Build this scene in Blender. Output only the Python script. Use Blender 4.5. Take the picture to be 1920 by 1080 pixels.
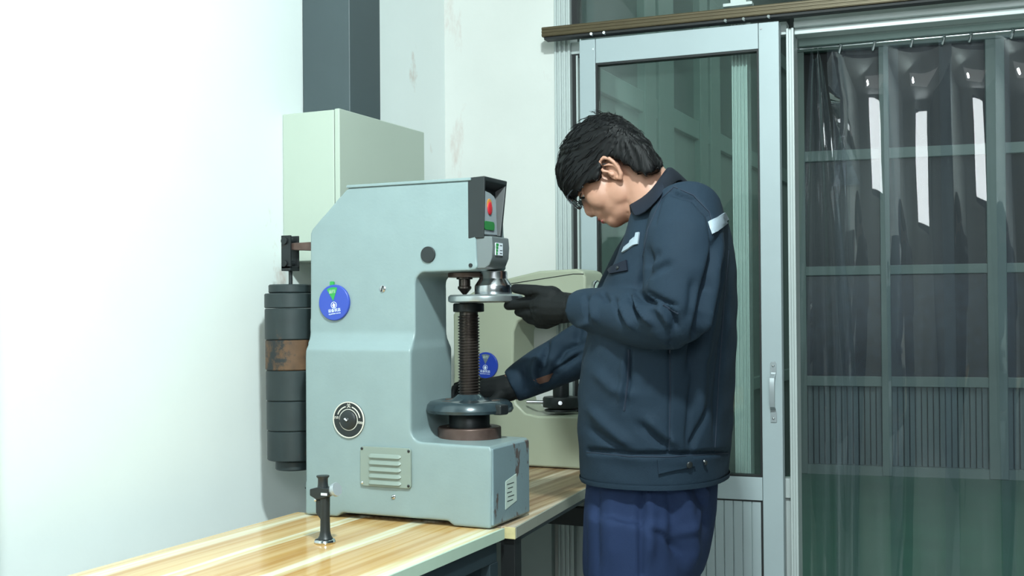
import bpy, bmesh, random
import numpy as np
from math import sin, cos, tan, pi, radians, sqrt, atan2
from mathutils import Vector, Matrix
from mathutils.bvhtree import BVHTree

for o in list(bpy.data.objects): bpy.data.objects.remove(o, do_unlink=True)
SC = bpy.context.scene
COL = SC.collection
random.seed(7); RNG = np.random.default_rng(7)

# ------------------------------------------------------------------ camera
F, YAW, PIT, ROL, CH, PY = 2150., radians(24.7), radians(0.5), radians(-0.45), 1.24, 565.
CR = Matrix.Rotation(YAW, 3, 'Z') @ Matrix.Rotation(pi/2+PIT, 3, 'X') @ Matrix.Rotation(ROL, 3, 'Z')
CC = Vector((0, 0, CH))
cam_d = bpy.data.cameras.new('camera'); cam = bpy.data.objects.new('camera', cam_d); COL.objects.link(cam)
cam.matrix_world = Matrix.Translation(CC) @ CR.to_4x4()
cam_d.sensor_width = 36; cam_d.lens = F/1920*36; cam_d.shift_y = (PY-540)/1920; cam_d.clip_start = .05
SC.camera = cam

# ------------------------------------------------------------------ world, lights, exposure
w = bpy.data.worlds.new('world'); SC.world = w; w.use_nodes = True
bg = w.node_tree.nodes['Background']; bg.inputs[0].default_value = (.55, .78, .85, 1); bg.inputs[1].default_value = .25
SC.view_settings.view_transform = 'Standard'; SC.view_settings.look = 'None'
SC.view_settings.gamma = 1; SC.view_settings.exposure = -0.2; SC.view_settings.use_curve_mapping = False

def area(name, loc, target, sx, sy, power, color):
    d = bpy.data.lights.new(name, 'AREA'); d.shape = 'RECTANGLE'; d.size = sx; d.size_y = sy
    d.energy = power; d.color = color
    o = bpy.data.objects.new(name, d); COL.objects.link(o); o.location = loc
    o.rotation_euler = (Vector(target)-Vector(loc)).to_track_quat('-Z', 'Y').to_euler()
    return o
area('ceiling_lamp_light', (-.28, .80, 2.80), (-1.7, 2.2, .9), .14, .14, 94, (.85, 1, .99))
area('ceiling_fill_light', (.3, .4, 2.92), (.3, .4, 0), 1.6, 1.2, 7, (.98, 1, .98))  # soft overhead fill added to lift the whole room, no such panel seen
area('window_light', (.9, -1.95, 2.5), (-.2, 3, 1.5), 1.7, .92, 88, (.90, .98, 1))
area('corridor_light', (.3, 6.2, 3.85), (.3, 6.2, 0), 2.5, 3, 80, (.90, 1, .98))

# ------------------------------------------------------------------ helpers
def at(px, py, Y):
    d = CR @ Vector(((px-960)/F, -(py-PY)/F, -1)); return CC + d*((Y-CC.y)/d.y)
def atx(px, py, X):
    d = CR @ Vector(((px-960)/F, -(py-PY)/F, -1)); return CC + d*((X-CC.x)/d.x)
def pray(px, py): return CR @ Vector(((px-960)/F, -(py-PY)/F, -1)).normalized()
CRN = np.array(CR)
def proj(P):
    q = (P-np.array(CC)) @ CRN
    return np.stack([960+F*q[:, 0]/-q[:, 2], PY-F*q[:, 1]/-q[:, 2]], 1)

def srgb(r, g, b):
    return tuple(((c/255)/12.92 if c/255 <= .04045 else ((c/255+.055)/1.055)**2.4) for c in (r, g, b))+(1,)

def mat(name, col, rough=.5, metal=0, var=.06, vscale=8, bump=0, bscale=200, spec=.5, coat=0, **kw):
    m = bpy.data.materials.new(name); m.use_nodes = True; nt = m.node_tree; n = nt.nodes; l = nt.links
    p = n['Principled BSDF']; c = srgb(*col)
    p.inputs['Roughness'].default_value = rough; p.inputs['Metallic'].default_value = metal
    p.inputs['Specular IOR Level'].default_value = spec; p.inputs['Coat Weight'].default_value = coat
    p.inputs['Coat Roughness'].default_value = .12
    tc = n.new('ShaderNodeTexCoord'); no = n.new('ShaderNodeTexNoise'); no.inputs['Scale'].default_value = vscale
    no.inputs['Detail'].default_value = 5
    l.new(tc.outputs['Object'], no.inputs['Vector'])
    cr = n.new('ShaderNodeValToRGB'); cr.color_ramp.elements[0].position = .3; cr.color_ramp.elements[1].position = .7
    cr.color_ramp.elements[0].color = tuple(x*(1-var) for x in c[:3])+(1,)
    cr.color_ramp.elements[1].color = tuple(min(1, x*(1+var)) for x in c[:3])+(1,)
    l.new(no.outputs['Fac'], cr.inputs['Fac'])
    last = cr.outputs['Color']
    for (dcol, sc, thr, soft, vec) in kw.get('chips', []):
        n2 = n.new('ShaderNodeTexNoise'); n2.inputs['Scale'].default_value = sc; n2.inputs['Detail'].default_value = 7; n2.inputs['Roughness'].default_value = .65
        mp = n.new('ShaderNodeMapping'); mp.inputs['Scale'].default_value = vec; l.new(tc.outputs['Object'], mp.inputs['Vector']); l.new(mp.outputs[0], n2.inputs['Vector'])
        r2 = n.new('ShaderNodeValToRGB'); r2.color_ramp.elements[0].position = thr; r2.color_ramp.elements[1].position = thr+soft
        l.new(n2.outputs['Fac'], r2.inputs['Fac'])
        mx = n.new('ShaderNodeMix'); mx.data_type = 'RGBA'
        l.new(r2.outputs['Color'], mx.inputs[0]); l.new(last, mx.inputs[6]); mx.inputs[7].default_value = srgb(*dcol)
        last = mx.outputs[2]
    l.new(last, p.inputs['Base Color'])
    if bump:
        nb = n.new('ShaderNodeTexNoise'); nb.inputs['Scale'].default_value = bscale; nb.inputs['Detail'].default_value = 3
        l.new(tc.outputs['Object'], nb.inputs['Vector'])
        b = n.new('ShaderNodeBump'); b.inputs['Strength'].default_value = bump; b.inputs['Distance'].default_value = .002
        l.new(nb.outputs['Fac'], b.inputs['Height']); l.new(b.outputs[0], p.inputs['Normal'])
    return m

def wood(name, cols, rough, ox=0):
    m = bpy.data.materials.new(name); m.use_nodes = True; nt = m.node_tree; n = nt.nodes; l = nt.links
    p = n['Principled BSDF']; tc = n.new('ShaderNodeTexCoord')
    def noise(vec, scale, det=4):
        mp = n.new('ShaderNodeMapping'); mp.inputs['Scale'].default_value = vec; mp.inputs['Location'].default_value = (ox, 0, 0)
        l.new(tc.outputs['Object'], mp.inputs['Vector'])
        t = n.new('ShaderNodeTexNoise'); t.inputs['Scale'].default_value = scale; t.inputs['Detail'].default_value = det
        l.new(mp.outputs[0], t.inputs['Vector']); return t.outputs['Fac']
    a = noise((8, .10, .4), 1.15, 1); b = noise((45, .7, 1), 1.5, 5)
    r = n.new('ShaderNodeValToRGB'); e = r.color_ramp.elements
    mp3 = n.new('ShaderNodeSeparateXYZ'); l.new(tc.outputs['Object'], mp3.inputs[0])
    wob = noise((1.2, 1.1, 1), 2, 3); ad = n.new('ShaderNodeMath'); ad.operation = 'MULTIPLY_ADD'; ad.inputs[1].default_value = .045
    l.new(wob, ad.inputs[0]); l.new(mp3.outputs['X'], ad.inputs[2])
    mr = n.new('ShaderNodeMapRange'); mr.inputs[1].default_value = -.28+.0225; mr.inputs[2].default_value = .30+.0225; l.new(ad.outputs[0], mr.inputs[0])
    T, L_, W_ = cols[0], cols[1], cols[2]
    stops = [(0, L_), (.10, W_), (.14, T), (.22, L_), (.285, L_), (.30, W_), (.345, W_), (.36, T), (.47, L_), (.50, T), (.575, L_), (.585, W_), (.635, W_), (.65, T), (.74, L_), (.80, T), (.88, L_), (.90, W_), (1, W_)]
    e[0].position = 0; e[0].color = srgb(*stops[0][1]); e[1].position = 1; e[1].color = srgb(*stops[-1][1])
    for pos, cc in stops[1:-1]: k = e.new(pos); k.color = srgb(*cc)
    l.new(mr.outputs[0], r.inputs['Fac'])
    r2 = n.new('ShaderNodeValToRGB'); r2.color_ramp.elements[0].position = .38; r2.color_ramp.elements[0].color = srgb(*cols[3])
    r2.color_ramp.elements[1].position = .6; r2.color_ramp.elements[1].color = (1, 1, 1, 1); l.new(b, r2.inputs['Fac'])
    mx = n.new('ShaderNodeMix'); mx.data_type = 'RGBA'; mx.blend_type = 'MULTIPLY'; mx.inputs[0].default_value = 1
    l.new(r.outputs[0], mx.inputs[6]); l.new(r2.outputs[0], mx.inputs[7]); l.new(mx.outputs[2], p.inputs['Base Color'])
    p.inputs['Roughness'].default_value = rough
    return m

def clear(name, tint, rough, ior=1.45, haze=0, hazecol=(.5, .6, .65), streak=False, wav=0):
    """transparent sheet: clear pass-through plus Fresnel gloss, some milky diffuse"""
    m = bpy.data.materials.new(name); m.use_nodes = True; nt = m.node_tree; n = nt.nodes; l = nt.links
    for x in list(n):
        if x.type == 'BSDF_PRINCIPLED': n.remove(x)
    out = n['Material Output']
    tr = n.new('ShaderNodeBsdfTransparent'); tr.inputs[0].default_value = (*tint, 1)
    gl = n.new('ShaderNodeBsdfGlossy'); gl.inputs['Roughness'].default_value = rough; gl.inputs[0].default_value = (1, 1, 1, 1)
    df = n.new('ShaderNodeBsdfDiffuse'); df.inputs[0].default_value = (*hazecol, 1)
    fr = n.new('ShaderNodeFresnel'); fr.inputs['IOR'].default_value = ior
    m1 = n.new('ShaderNodeMixShader'); m2 = n.new('ShaderNodeMixShader'); m1.inputs[0].default_value = haze
    l.new(tr.outputs[0], m1.inputs[1]); l.new(df.outputs[0], m1.inputs[2])
    l.new(fr.outputs[0], m2.inputs[0]); l.new(m1.outputs[0], m2.inputs[1]); l.new(gl.outputs[0], m2.inputs[2]); l.new(m2.outputs[0], out.inputs[0])
    tc = n.new('ShaderNodeTexCoord')
    if streak:
        mp = n.new('ShaderNodeMapping'); mp.inputs['Scale'].default_value = (40, 40, 1.2); l.new(tc.outputs['Object'], mp.inputs['Vector'])
        t = n.new('ShaderNodeTexNoise'); t.inputs['Scale'].default_value = 1; t.inputs['Detail'].default_value = 5; l.new(mp.outputs[0], t.inputs['Vector'])
        mr = n.new('ShaderNodeMapRange'); mr.inputs[1].default_value = .35; mr.inputs[2].default_value = .8; mr.inputs[3].default_value = haze*.7; mr.inputs[4].default_value = haze*1.7
        l.new(t.outputs['Fac'], mr.inputs[0]); l.new(mr.outputs[0], m1.inputs[0])
    if wav:
        mp2 = n.new('ShaderNodeMapping'); mp2.inputs['Scale'].default_value = (9, 9, 2.5); l.new(tc.outputs['Object'], mp2.inputs['Vector'])
        t2 = n.new('ShaderNodeTexNoise'); t2.inputs['Scale'].default_value = 1; t2.inputs['Detail'].default_value = 1; l.new(mp2.outputs[0], t2.inputs['Vector'])
        b = n.new('ShaderNodeBump'); b.inputs['Strength'].default_value = wav; b.inputs['Distance'].default_value = .02
        l.new(t2.outputs['Fac'], b.inputs['Height']); l.new(b.outputs[0], gl.inputs['Normal']); l.new(b.outputs[0], fr.inputs['Normal'])
    return m

def emis(name, col, s):
    m = bpy.data.materials.new(name); m.use_nodes = True; p = m.node_tree.nodes['Principled BSDF']
    p.inputs['Base Color'].default_value = srgb(*col); p.inputs['Emission Color'].default_value = srgb(*col); p.inputs['Emission Strength'].default_value = s
    return m

def rootloc(o):
    v = Vector((0, 0, 0))
    while o is not None: v = v + o.location; o = o.parent
    return v
class MB:
    def __init__(s, xf=None): s.v = []; s.f = []; s.xf = xf
    def add(s, vs, fs):
        k = len(s.v); s.v += [tuple(s.xf(*p)) if s.xf else tuple(p) for p in vs]; s.f += [tuple(i+k for i in f) for f in fs]; return s
    def box(s, x0, x1, y0, y1, z0, z1):
        return s.add([(x, y, z) for z in (z0, z1) for y in (y0, y1) for x in (x0, x1)],
                     [(0, 2, 3, 1), (4, 5, 7, 6), (0, 1, 5, 4), (2, 6, 7, 3), (0, 4, 6, 2), (1, 3, 7, 5)])
    def prism(s, poly, a, b, ax='y'):
        n = len(poly)
        g = {'y': lambda p, t: (p[0], t, p[1]), 'x': lambda p, t: (t, p[0], p[1]), 'z': lambda p, t: (p[0], p[1], t)}[ax]
        s.add([g(p, a) for p in poly]+[g(p, b) for p in poly],
              [tuple(range(n)), tuple(range(2*n-1, n-1, -1))]+[(i, i+n, (i+1) % n+n, (i+1) % n) for i in range(n)]); return s
    def rings(s, rings, closed=True, cap=True):
        n = len(rings[0]); vs = [p for r in rings for p in r]; fs = []
        for i in range(len(rings)-1):
            for j in range(n if closed else n-1):
                k = (j+1) % n; fs.append((i*n+j, i*n+k, (i+1)*n+k, (i+1)*n+j))
        if cap and closed: fs += [tuple(range(n-1, -1, -1)), tuple(range((len(rings)-1)*n, len(rings)*n))]
        return s.add(vs, fs)
    def tube(s, pts, rad, n=16, squash=None, cap=True, dome=False):
        pts = [Vector(p) for p in pts]
        if not hasattr(rad, '__len__'): rad = [rad]*len(pts)
        pts2, r2 = list(pts), list(rad)
        if dome:
            d0 = (pts[0]-pts[1]).normalized(); d1 = (pts[-1]-pts[-2]).normalized()
            pts2 = [pts[0]+d0*rad[0]*k for k in (.95, .8, .5)]+pts2+[pts[-1]+d1*rad[-1]*k for k in (.5, .8, .95)]
            r2 = [rad[0]*k for k in (.3, .6, .87)]+r2+[rad[-1]*k for k in (.87, .6, .3)]
        rs = []; up = None
        for i, p in enumerate(pts2):
            t = (pts2[min(i+1, len(pts2)-1)]-pts2[max(i-1, 0)]).normalized()
            if up is None:
                up = Vector((0, 0, 1)) if abs(t.z) < .9 else Vector((0, 1, 0))
            a = t.cross(up).normalized(); b = a.cross(t).normalized(); up = b
            r = r2[i]; rs.append([p+(a*cos(2*pi*j/n)*r+b*sin(2*pi*j/n)*r) for j in range(n)])
        return s.rings(rs, cap=cap)
    def cyl(s, p0, p1, r0, r1=None, n=32): return s.tube([p0, p1], [r0, r0 if r1 is None else r1], n)
    def lathe(s, prof, c, ax='z', n=40, th0=0, th1=2*pi):
        c = Vector(c); rs = []
        for r, h in prof:
            ring = []
            for j in range(n):
                a = th0+(th1-th0)*j/n
                x, y = cos(a)*r, sin(a)*r
                ring.append(c+Vector({'z': (x, y, h), 'y': (x, h, y), 'x': (h, x, y)}[ax]))
            rs.append(ring)
        return s.rings(rs)
    def ell(s, c, r, R=None, nu=20, nv=12):
        c = Vector(c); rs = []
        for i in range(1, nv):
            t = pi*i/nv
            ring = []
            for j in range(nu):
                a = 2*pi*j/nu; p = Vector((r[0]*sin(t)*cos(a), r[1]*sin(t)*sin(a), r[2]*cos(t)))
                ring.append(c+(R @ p if R else p))
            rs.append(ring)
        return s.rings(rs)
    def build(s, name, m, parent=None, bevel=0, seg=2, smooth=False, solid=0, loc=None, kind=None, sub=0):
        base = rootloc(parent) if parent else Vector(loc or (0, 0, 0))
        me = bpy.data.meshes.new(name); me.from_pydata([tuple(Vector(p)-base) for p in s.v], [], s.f)
        bm = bmesh.new(); bm.from_mesh(me); bmesh.ops.recalc_face_normals(bm, faces=bm.faces)
        bm.to_mesh(me); bm.free()
        o = bpy.data.objects.new(name, me); COL.objects.link(o); o.parent = parent
        if not parent: o.location = base
        me.materials.append(m)
        if smooth or bevel:
            for p in me.polygons: p.use_smooth = True
            try: me.set_sharp_from_angle(angle=radians(38))
            except Exception: pass
        if solid:
            md = o.modifiers.new('solid', 'SOLIDIFY'); md.thickness = solid; md.offset = 0
        if bevel:
            md = o.modifiers.new('bevel', 'BEVEL'); md.width = bevel; md.segments = seg; md.limit_method = 'ANGLE'; md.angle_limit = radians(35); md.harden_normals = True
        if sub:
            md = o.modifiers.new('sub', 'SUBSURF'); md.levels = sub; md.render_levels = sub
        if kind: o['kind'] = kind
        return o

def remesh(mb, voxel, iters, fac=.5):
    me = bpy.data.meshes.new('t'); me.from_pydata(mb.v, [], mb.f)
    bm = bmesh.new(); bm.from_mesh(me); bmesh.ops.recalc_face_normals(bm, faces=bm.faces); bm.to_mesh(me); bm.free()
    o = bpy.data.objects.new('t', me); COL.objects.link(o)
    md = o.modifiers.new('r', 'REMESH'); md.mode = 'VOXEL'; md.voxel_size = voxel
    dg = bpy.context.evaluated_depsgraph_get(); ev = o.evaluated_get(dg); m2 = bpy.data.meshes.new_from_object(ev)
    bpy.data.objects.remove(o)
    bm = bmesh.new(); bm.from_mesh(m2)
    for _ in range(iters): bmesh.ops.smooth_vert(bm, verts=bm.verts, factor=fac, use_axis_x=True, use_axis_y=True, use_axis_z=True)
    bm.to_mesh(m2); bm.free()
    return m2
def link_mesh(name, me, m, parent=None):
    base = rootloc(parent) if parent else Vector((0, 0, 0))
    me.transform(Matrix.Translation(-base)); me.materials.clear(); me.materials.append(m)
    for p in me.polygons: p.use_smooth = True
    o = bpy.data.objects.new(name, me); COL.objects.link(o); o.parent = parent
    return o
def sculpt(me, strokes, face=True):
    """push vertices along their normals near hand-drawn fold lines (x, y of the line, amplitude in m, width in px)"""
    n = len(me.vertices); co = np.empty(n*3, 'f'); me.vertices.foreach_get('co', co); co = co.reshape(-1, 3).astype(float)
    no = np.array([v.normal[:] for v in me.vertices]); pp = proj(co)
    view = co-np.array(CC); view /= np.linalg.norm(view, axis=1)[:, None]
    facing = np.clip(-(no*view).sum(1)*2.5, 0, 1) if face else np.ones(n)
    disp = np.zeros(n)
    for st in strokes:
        pts, amp, wid = st[0], st[1], st[2]
        taper = st[3] if len(st) > 3 else True
        zr = st[4] if len(st) > 4 else None
        pts = np.array(pts, float); L = np.r_[0, np.cumsum(np.linalg.norm(np.diff(pts, axis=0), axis=1))]
        best = np.full(n, 1e9); bt = np.zeros(n)
        for i in range(len(pts)-1):
            d = pts[i+1]-pts[i]; ln = d@d; t = np.clip(((pp-pts[i])@d)/ln, 0, 1)
            q = pts[i]+t[:, None]*d; ds = np.linalg.norm(pp-q, axis=1); m_ = ds < best
            best[m_] = ds[m_]; bt[m_] = ((L[i]+t*sqrt(ln))/L[-1])[m_]
        w_ = np.exp(-(best/wid)**2)
        if taper: w_ *= np.clip(np.minimum(bt, 1-bt)*4+.15, 0, 1)
        if zr is not None: w_ *= ((co[:, 1] > zr[0]) & (co[:, 1] < zr[1]))
        disp += amp*w_
    co += no*(disp*facing)[:, None]
    me.vertices.foreach_set('co', co.astype('f').ravel()); me.update()

def tag(o, label=None, cat=None, group=None, kind=None):
    if label: o['label'] = label
    if cat: o['category'] = cat
    if group: o['group'] = group
    if kind: o['kind'] = kind
    return o
def empty(name, loc, label=None, cat=None, group=None, kind=None):
    o = bpy.data.objects.new(name, None); COL.objects.link(o); o.location = loc; o.empty_display_size = .1
    return tag(o, label, cat, group, kind)
def text(name, body, size, origin, ex, ey, m, parent, depth=.0004):
    cu = bpy.data.curves.new('t', 'FONT'); cu.body = body; cu.size = size; cu.align_x = 'CENTER'; cu.align_y = 'CENTER'; cu.extrude = depth; cu.resolution_u = 3
    o = bpy.data.objects.new('t', cu); COL.objects.link(o)
    dg = bpy.context.evaluated_depsgraph_get(); me = bpy.data.meshes.new_from_object(o.evaluated_get(dg)); bpy.data.objects.remove(o)
    ex = Vector(ex).normalized(); ey = Vector(ey).normalized(); ez = ex.cross(ey)
    M4 = Matrix((ex, ey, ez)).transposed().to_4x4(); M4.translation = Vector(origin)
    me.transform(M4); base = rootloc(parent); me.transform(Matrix.Translation(-base)); me.materials.clear(); me.materials.append(m)
    t = bpy.data.objects.new(name, me); COL.objects.link(t); t.parent = parent
    return t
def arc(cx, cy, r, a0, a1, n=6): return [(cx+r*cos(radians(a0+(a1-a0)*i/n)), cy+r*sin(radians(a0+(a1-a0)*i/n))) for i in range(n+1)]
def rrect(x0, x1, z0, z1, r, n=5):
    return arc(x1-r, z1-r, r, 0, 90, n)+arc(x0+r, z1-r, r, 90, 180, n)+arc(x0+r, z0+r, r, 180, 270, n)+arc(x1-r, z0+r, r, 270, 360, n)

# ------------------------------------------------------------------ materials
MW = mat('white_wall_paint', (226, 233, 232), .75, var=.02, vscale=3, bump=.15, bscale=60, chips=[((205, 196, 190), 3.5, .66, .06, (1, 1, .6))])
MWB = mat('back_wall_paint', (214, 216, 212), .8, var=.03, vscale=4, bump=.2, bscale=50, chips=[((196, 178, 172), 3, .6, .15, (2.5, 2.5, .8))])
MCEIL = mat('ceiling_paint', (215, 220, 218), .9)
MFLOOR = mat('green_floor_paint', (52, 106, 84), .35, var=.12, vscale=2, spec=.5, chips=[((112, 112, 66), 3.2, .68, .02, (1, 2.4, 1))])
MALU = mat('aluminium_frame', (186, 195, 194), .38, metal=.1, var=.03, vscale=5)
MALUD = mat('door_aluminium', (163, 176, 180), .42, metal=.1, var=.03, vscale=4)
MGASK = mat('black_rubber', (18, 22, 24), .6)
MGOLD = mat('bronze_anodised', (80, 70, 48), .42, metal=.35, var=.08, vscale=12)
MGLASS = clear('window_glass', (.84, .90, .88), .02, 1.38, haze=.02, hazecol=(.44, .53, .51))
MPVC = clear('clear_plastic', (.86, .90, .93), .015, 1.55, haze=.045, hazecol=(.36, .41, .48), streak=True, wav=.11)
MBOX = mat('pale_green_enamel', (172, 183, 171), .42, var=.02, vscale=3)
MDUCT = mat('dark_grey_duct', (62, 74, 78), .5, var=.04)
MMACH = mat('grey_blue_hammer_paint', (131, 149, 151), .34, var=.035, vscale=14, bump=.12, bscale=140, spec=.5)
MMACHW = mat('chipped_grey_blue_paint', (120, 140, 146), .36, var=.04, vscale=14, bump=.15, bscale=140,
             chips=[((92, 80, 76), 22, .545, .03, (1, 1, .5)), ((70, 70, 72), 60, .70, .02, (1, 1, 1))])
MPLATE = mat('louvre_plate_paint', (130, 143, 136), .45, var=.03)
MBLACK = mat('black_plastic', (30, 36, 38), .42, var=.08, vscale=30)
MGREY = mat('grey_shield_paint', (104, 112, 114), .4)
MIRON = mat('blued_steel', (42, 46, 48), .42, metal=.45, var=.15, vscale=30, chips=[((92, 66, 50), 22, .64, .1, (1, 1, 1))])
MRUST = mat('rusty_weight_steel', (96, 72, 52), .6, metal=.2, var=.25, vscale=26, chips=[((40, 46, 48), 16, .5, .08, (1, 1, 1)), ((176, 164, 150), 34, .66, .04, (1, 1, .5))])
MWGT = mat('black_weight_paint', (44, 54, 56), .5, metal=.2, var=.12, vscale=20, chips=[((88, 66, 56), 18, .68, .08, (1, 1, .7))])
MSCREW = mat('oily_brown_steel', (86, 78, 74), .28, metal=.8, var=.15, vscale=40)
MWHEEL = mat('dark_teal_cast_iron', (52, 66, 72), .22, metal=.25, var=.1, vscale=30, coat=.4)
MPINK = mat('worn_bare_iron', (96, 78, 72), .4, metal=.5, var=.2, vscale=40)
MSTEEL = mat('machined_steel', (188, 190, 194), .2, metal=1, var=.06, vscale=20)
MALCAST = mat('turned_flange_steel', (184, 192, 194), .3, metal=.85, var=.06, vscale=30)
MCHROME = mat('chrome', (215, 220, 224), .1, metal=1, var=.02)
MBLUE = mat('blue_tag_plastic', (50, 74, 168), .35, var=.02)
MBLUE2 = mat('deep_blue_tag_plastic', (28, 58, 158), .35, var=.02)
MGREEN = mat('green_print', (44, 150, 72), .45, var=.03)
MGREEND = mat('dark_green_print', (40, 122, 60), .45, var=.03)
MGREYP = mat('grey_print', (96, 110, 122), .5)
MRED = mat('red_print', (196, 42, 52), .4); MORANGE = mat('orange_print', (196, 130, 60), .4)
MWHITE = mat('white_print', (226, 236, 244), .5, var=.01)
MPAPER = mat('paper_label', (190, 206, 196), .6, var=.03)
MINK = mat('ink', (60, 70, 70), .7)
MSILVER = mat('silver_panel', (176, 186, 192), .35, metal=.4, var=.03)
MCREAM = mat('cream_enamel', (164, 169, 149), .38, var=.03, vscale=5, chips=[((96, 80, 62), 40, .74, .02, (1, 1, .6))])
MCREAMI = mat('cream_enamel_inside', (206, 208, 186), .45, var=.03)
MSTAND = mat('dark_steel_tube', (40, 52, 58), .42, var=.06)
MSTANDB = mat('black_steel_beam', (16, 19, 21), .5)
MWOOD = wood('pine_laminate', ((206, 170, 118), (218, 186, 134), (236, 232, 208), (234, 216, 182)), .14)
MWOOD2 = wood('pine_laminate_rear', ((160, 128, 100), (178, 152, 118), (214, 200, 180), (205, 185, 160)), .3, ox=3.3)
MEDGE = mat('pale_green_edge_band', (176, 196, 178), .5, chips=[((160, 140, 100), 30, .68, .04, (1, .3, 1))])
MEDGE2 = mat('grey_edge_band', (150, 152, 140), .55, var=.06)
MENDW = mat('bare_board_end', (196, 184, 136), .8, var=.12, vscale=60)
MSKIN = mat('skin', (174, 130, 110), .48, var=.05, vscale=22, bump=.05, bscale=300)
MSKIN.node_tree.nodes['Principled BSDF'].inputs['Subsurface Weight'].default_value = .08
MSKIN.node_tree.nodes['Principled BSDF'].inputs['Subsurface Radius'].default_value = (.012, .005, .003)
MLIP = mat('lip_skin', (166, 96, 92), .42, var=.04)
MHAIR = mat('black_hair', (9, 10, 12), .58, var=.25, vscale=60, spec=.22)
MJACK = mat('navy_jacket_twill', (25, 41, 55), .82, var=.05, vscale=9, bump=.25, bscale=500, spec=.25)
MJACK2 = mat('dark_navy_collar', (19, 27, 40), .82, var=.05, vscale=9, bump=.2, bscale=500, spec=.25)
MSEAM = mat('seam_thread_navy', (26, 38, 54), .85)  # plain navy of the stitched seams
MTROU = mat('blue_trouser_twill', (30, 44, 74), .85, var=.06, vscale=8, bump=.25, bscale=450, spec=.2)
MGLOVE = mat('black_glove', (17, 20, 21), .75, var=.12, vscale=60, bump=.3, bscale=350, spec=.2)
MREFL = mat('silver_reflective_tape', (142, 155, 166), .45, var=.03, bump=.2, bscale=400)
MFAR = mat('corridor_frame_paint', (122, 142, 138), .5, var=.04)
MFARP = mat('corridor_panel_paint', (104, 122, 124), .55, var=.05)
MSIDE = mat('corridor_board_paint', (84, 97, 94), .6, var=.05)
MFARG = mat('dark_room_glass', (28, 34, 38), .3, var=.2, vscale=3, spec=.25)
MFARG2 = mat('frosted_dark_glass', (26, 38, 50), .3, var=.45, vscale=14)
MGW = mat('grey_wall_paint', (88, 98, 96), .7)

# ------------------------------------------------------------------ setting: room shell
WX = -1.85
def struct(o): o['kind'] = 'structure'; return o
A = radians(3.5); DO = Vector((-1.85, 3.483, 0)); DD = Vector((cos(A), sin(A), 0)); DN = Vector((-sin(A), cos(A), 0))
def DW(s, t, z): return DO+DD*s+DN*t+Vector((0, 0, z))

struct(MB().box(-2.0, 2.4, -2.1, 3.5, -.1, 0).build('floor', mat('pale_grey_floor', (176, 180, 176), .45, var=.05)))
struct(MB().box(-2.6, 5, 3.5, 9.9, -.1, 0).build('floor_corridor', MFLOOR))
struct(MB().box(-2.0, 2.4, -2.1, 3.75, 3.05, 3.15).build('ceiling', MCEIL))
struct(MB().box(WX-.12, WX, -2.1, 3.483, 0, 3.05).build('wall_left', MW))
struct(MB().box(WX, WX+.02, 1.45, 1.603, 0, 3.05).build('trim_1', mat('teal_grey_trim', (196, 216, 216), .6), bevel=.003))
struct(MB(DW).box(-.12, .402, 0, .12, 0, 3.05).build('wall_back', MWB))
struct(MB().box(2.3, 2.4, -2.1, 3.8, 0, 3.05).build('wall_right', MGW))
mb = MB(); mb.box(-2, .02, -2.1, -2.0, 0, 3.05).box(1.78, 2.4, -2.1, -2.0, 0, 3.05).box(.02, 1.78, -2.1, -2.0, 0, 1.98).box(.02, 1.78, -2.1, -2.0, 3.0, 3.05)
struct(mb.build('wall_near', MWB))

# fixed glazed partition behind the sliding door
part = empty('window_1', DW(.4, 0, 0), kind='structure')
def ribbed(s0, s1, z0, z1, t0, t1, name, parent, n=4):
    """extruded aluminium profile with raised ribs"""
    m = MB(DW); m.box(s0, s1, t0+.008, t1, z0, z1); w_ = (s1-s0)/(2*n-1)
    for i in range(n): m.box(s0+2*i*w_, s0+(2*i+1)*w_, t0, t0+.009, z0, z1)
    return m.build(name, MALU, parent, bevel=.0012, seg=1)
ribbed(.402, .457, 0, 2.9, -.012, .07, 'jamb', part)
ribbed(.985, 1.034, .70, 2.9, -.004, .06, 'mullion', part, 5)
ribbed(1.155, 1.178, 0, 2.10, -.02, .07, 'jamb', part, 2)
MB(DW).box(.457, 1.155, 0, .05, 2.085, 2.125).build('transom', MALU, part, bevel=.002)
MB(DW).box(.457, 1.155, 0, .05, .66, .72).build('transom', MALU, part, bevel=.002)
MB(DW).box(.46, .474, .005, .05, .72, 2.085).box(.46, .478, .005, .05, 2.17, 2.9).box(.474, .985, .005, .05, 2.075, 2.085).build('gasket', MGASK, part)
MB(DW).box(.474, .48, .0, .05, .72, 2.08).build('glazing_bead', MALU, part)
MB(DW).box(.478, .985, .03, .036, .72, 2.085).build('pane', MGLASS, part)
MB(DW).box(1.034, 1.155, .03, .036, .72, 2.085).build('pane', MGLASS, part)
MB(DW).box(.478, .985, .03, .036, 2.125, 2.9).build('pane', MGLASS, part)
MB(DW).box(1.034, 3.2, .03, .036, 2.16, 2.9).build('pane', MGLASS, part)
MB(DW).box(.457, 1.155, .015, .045, 0, .66).build('lower_panel', MALU, part)
MB(DW).box(1.178, 3.3, 0, .06, 2.082, 2.10).box(1.178, 3.3, -.02, .06, 2.10, 2.118).box(1.178, 3.3, -.008, .06, 2.118, 2.16).build('header', MALU, part, bevel=.002)
MB(DW).box(.965, 1.055, -.03, 0, 2.182, 2.192).box(.985, 1.034, -.012, .0, 2.19, 2.22).build('bracket', MALU, part, bevel=.001)
MB(DW).box(2.6, 3.3, 0, .12, 0, 2.082).build('side_pier', MWB, part)

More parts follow.
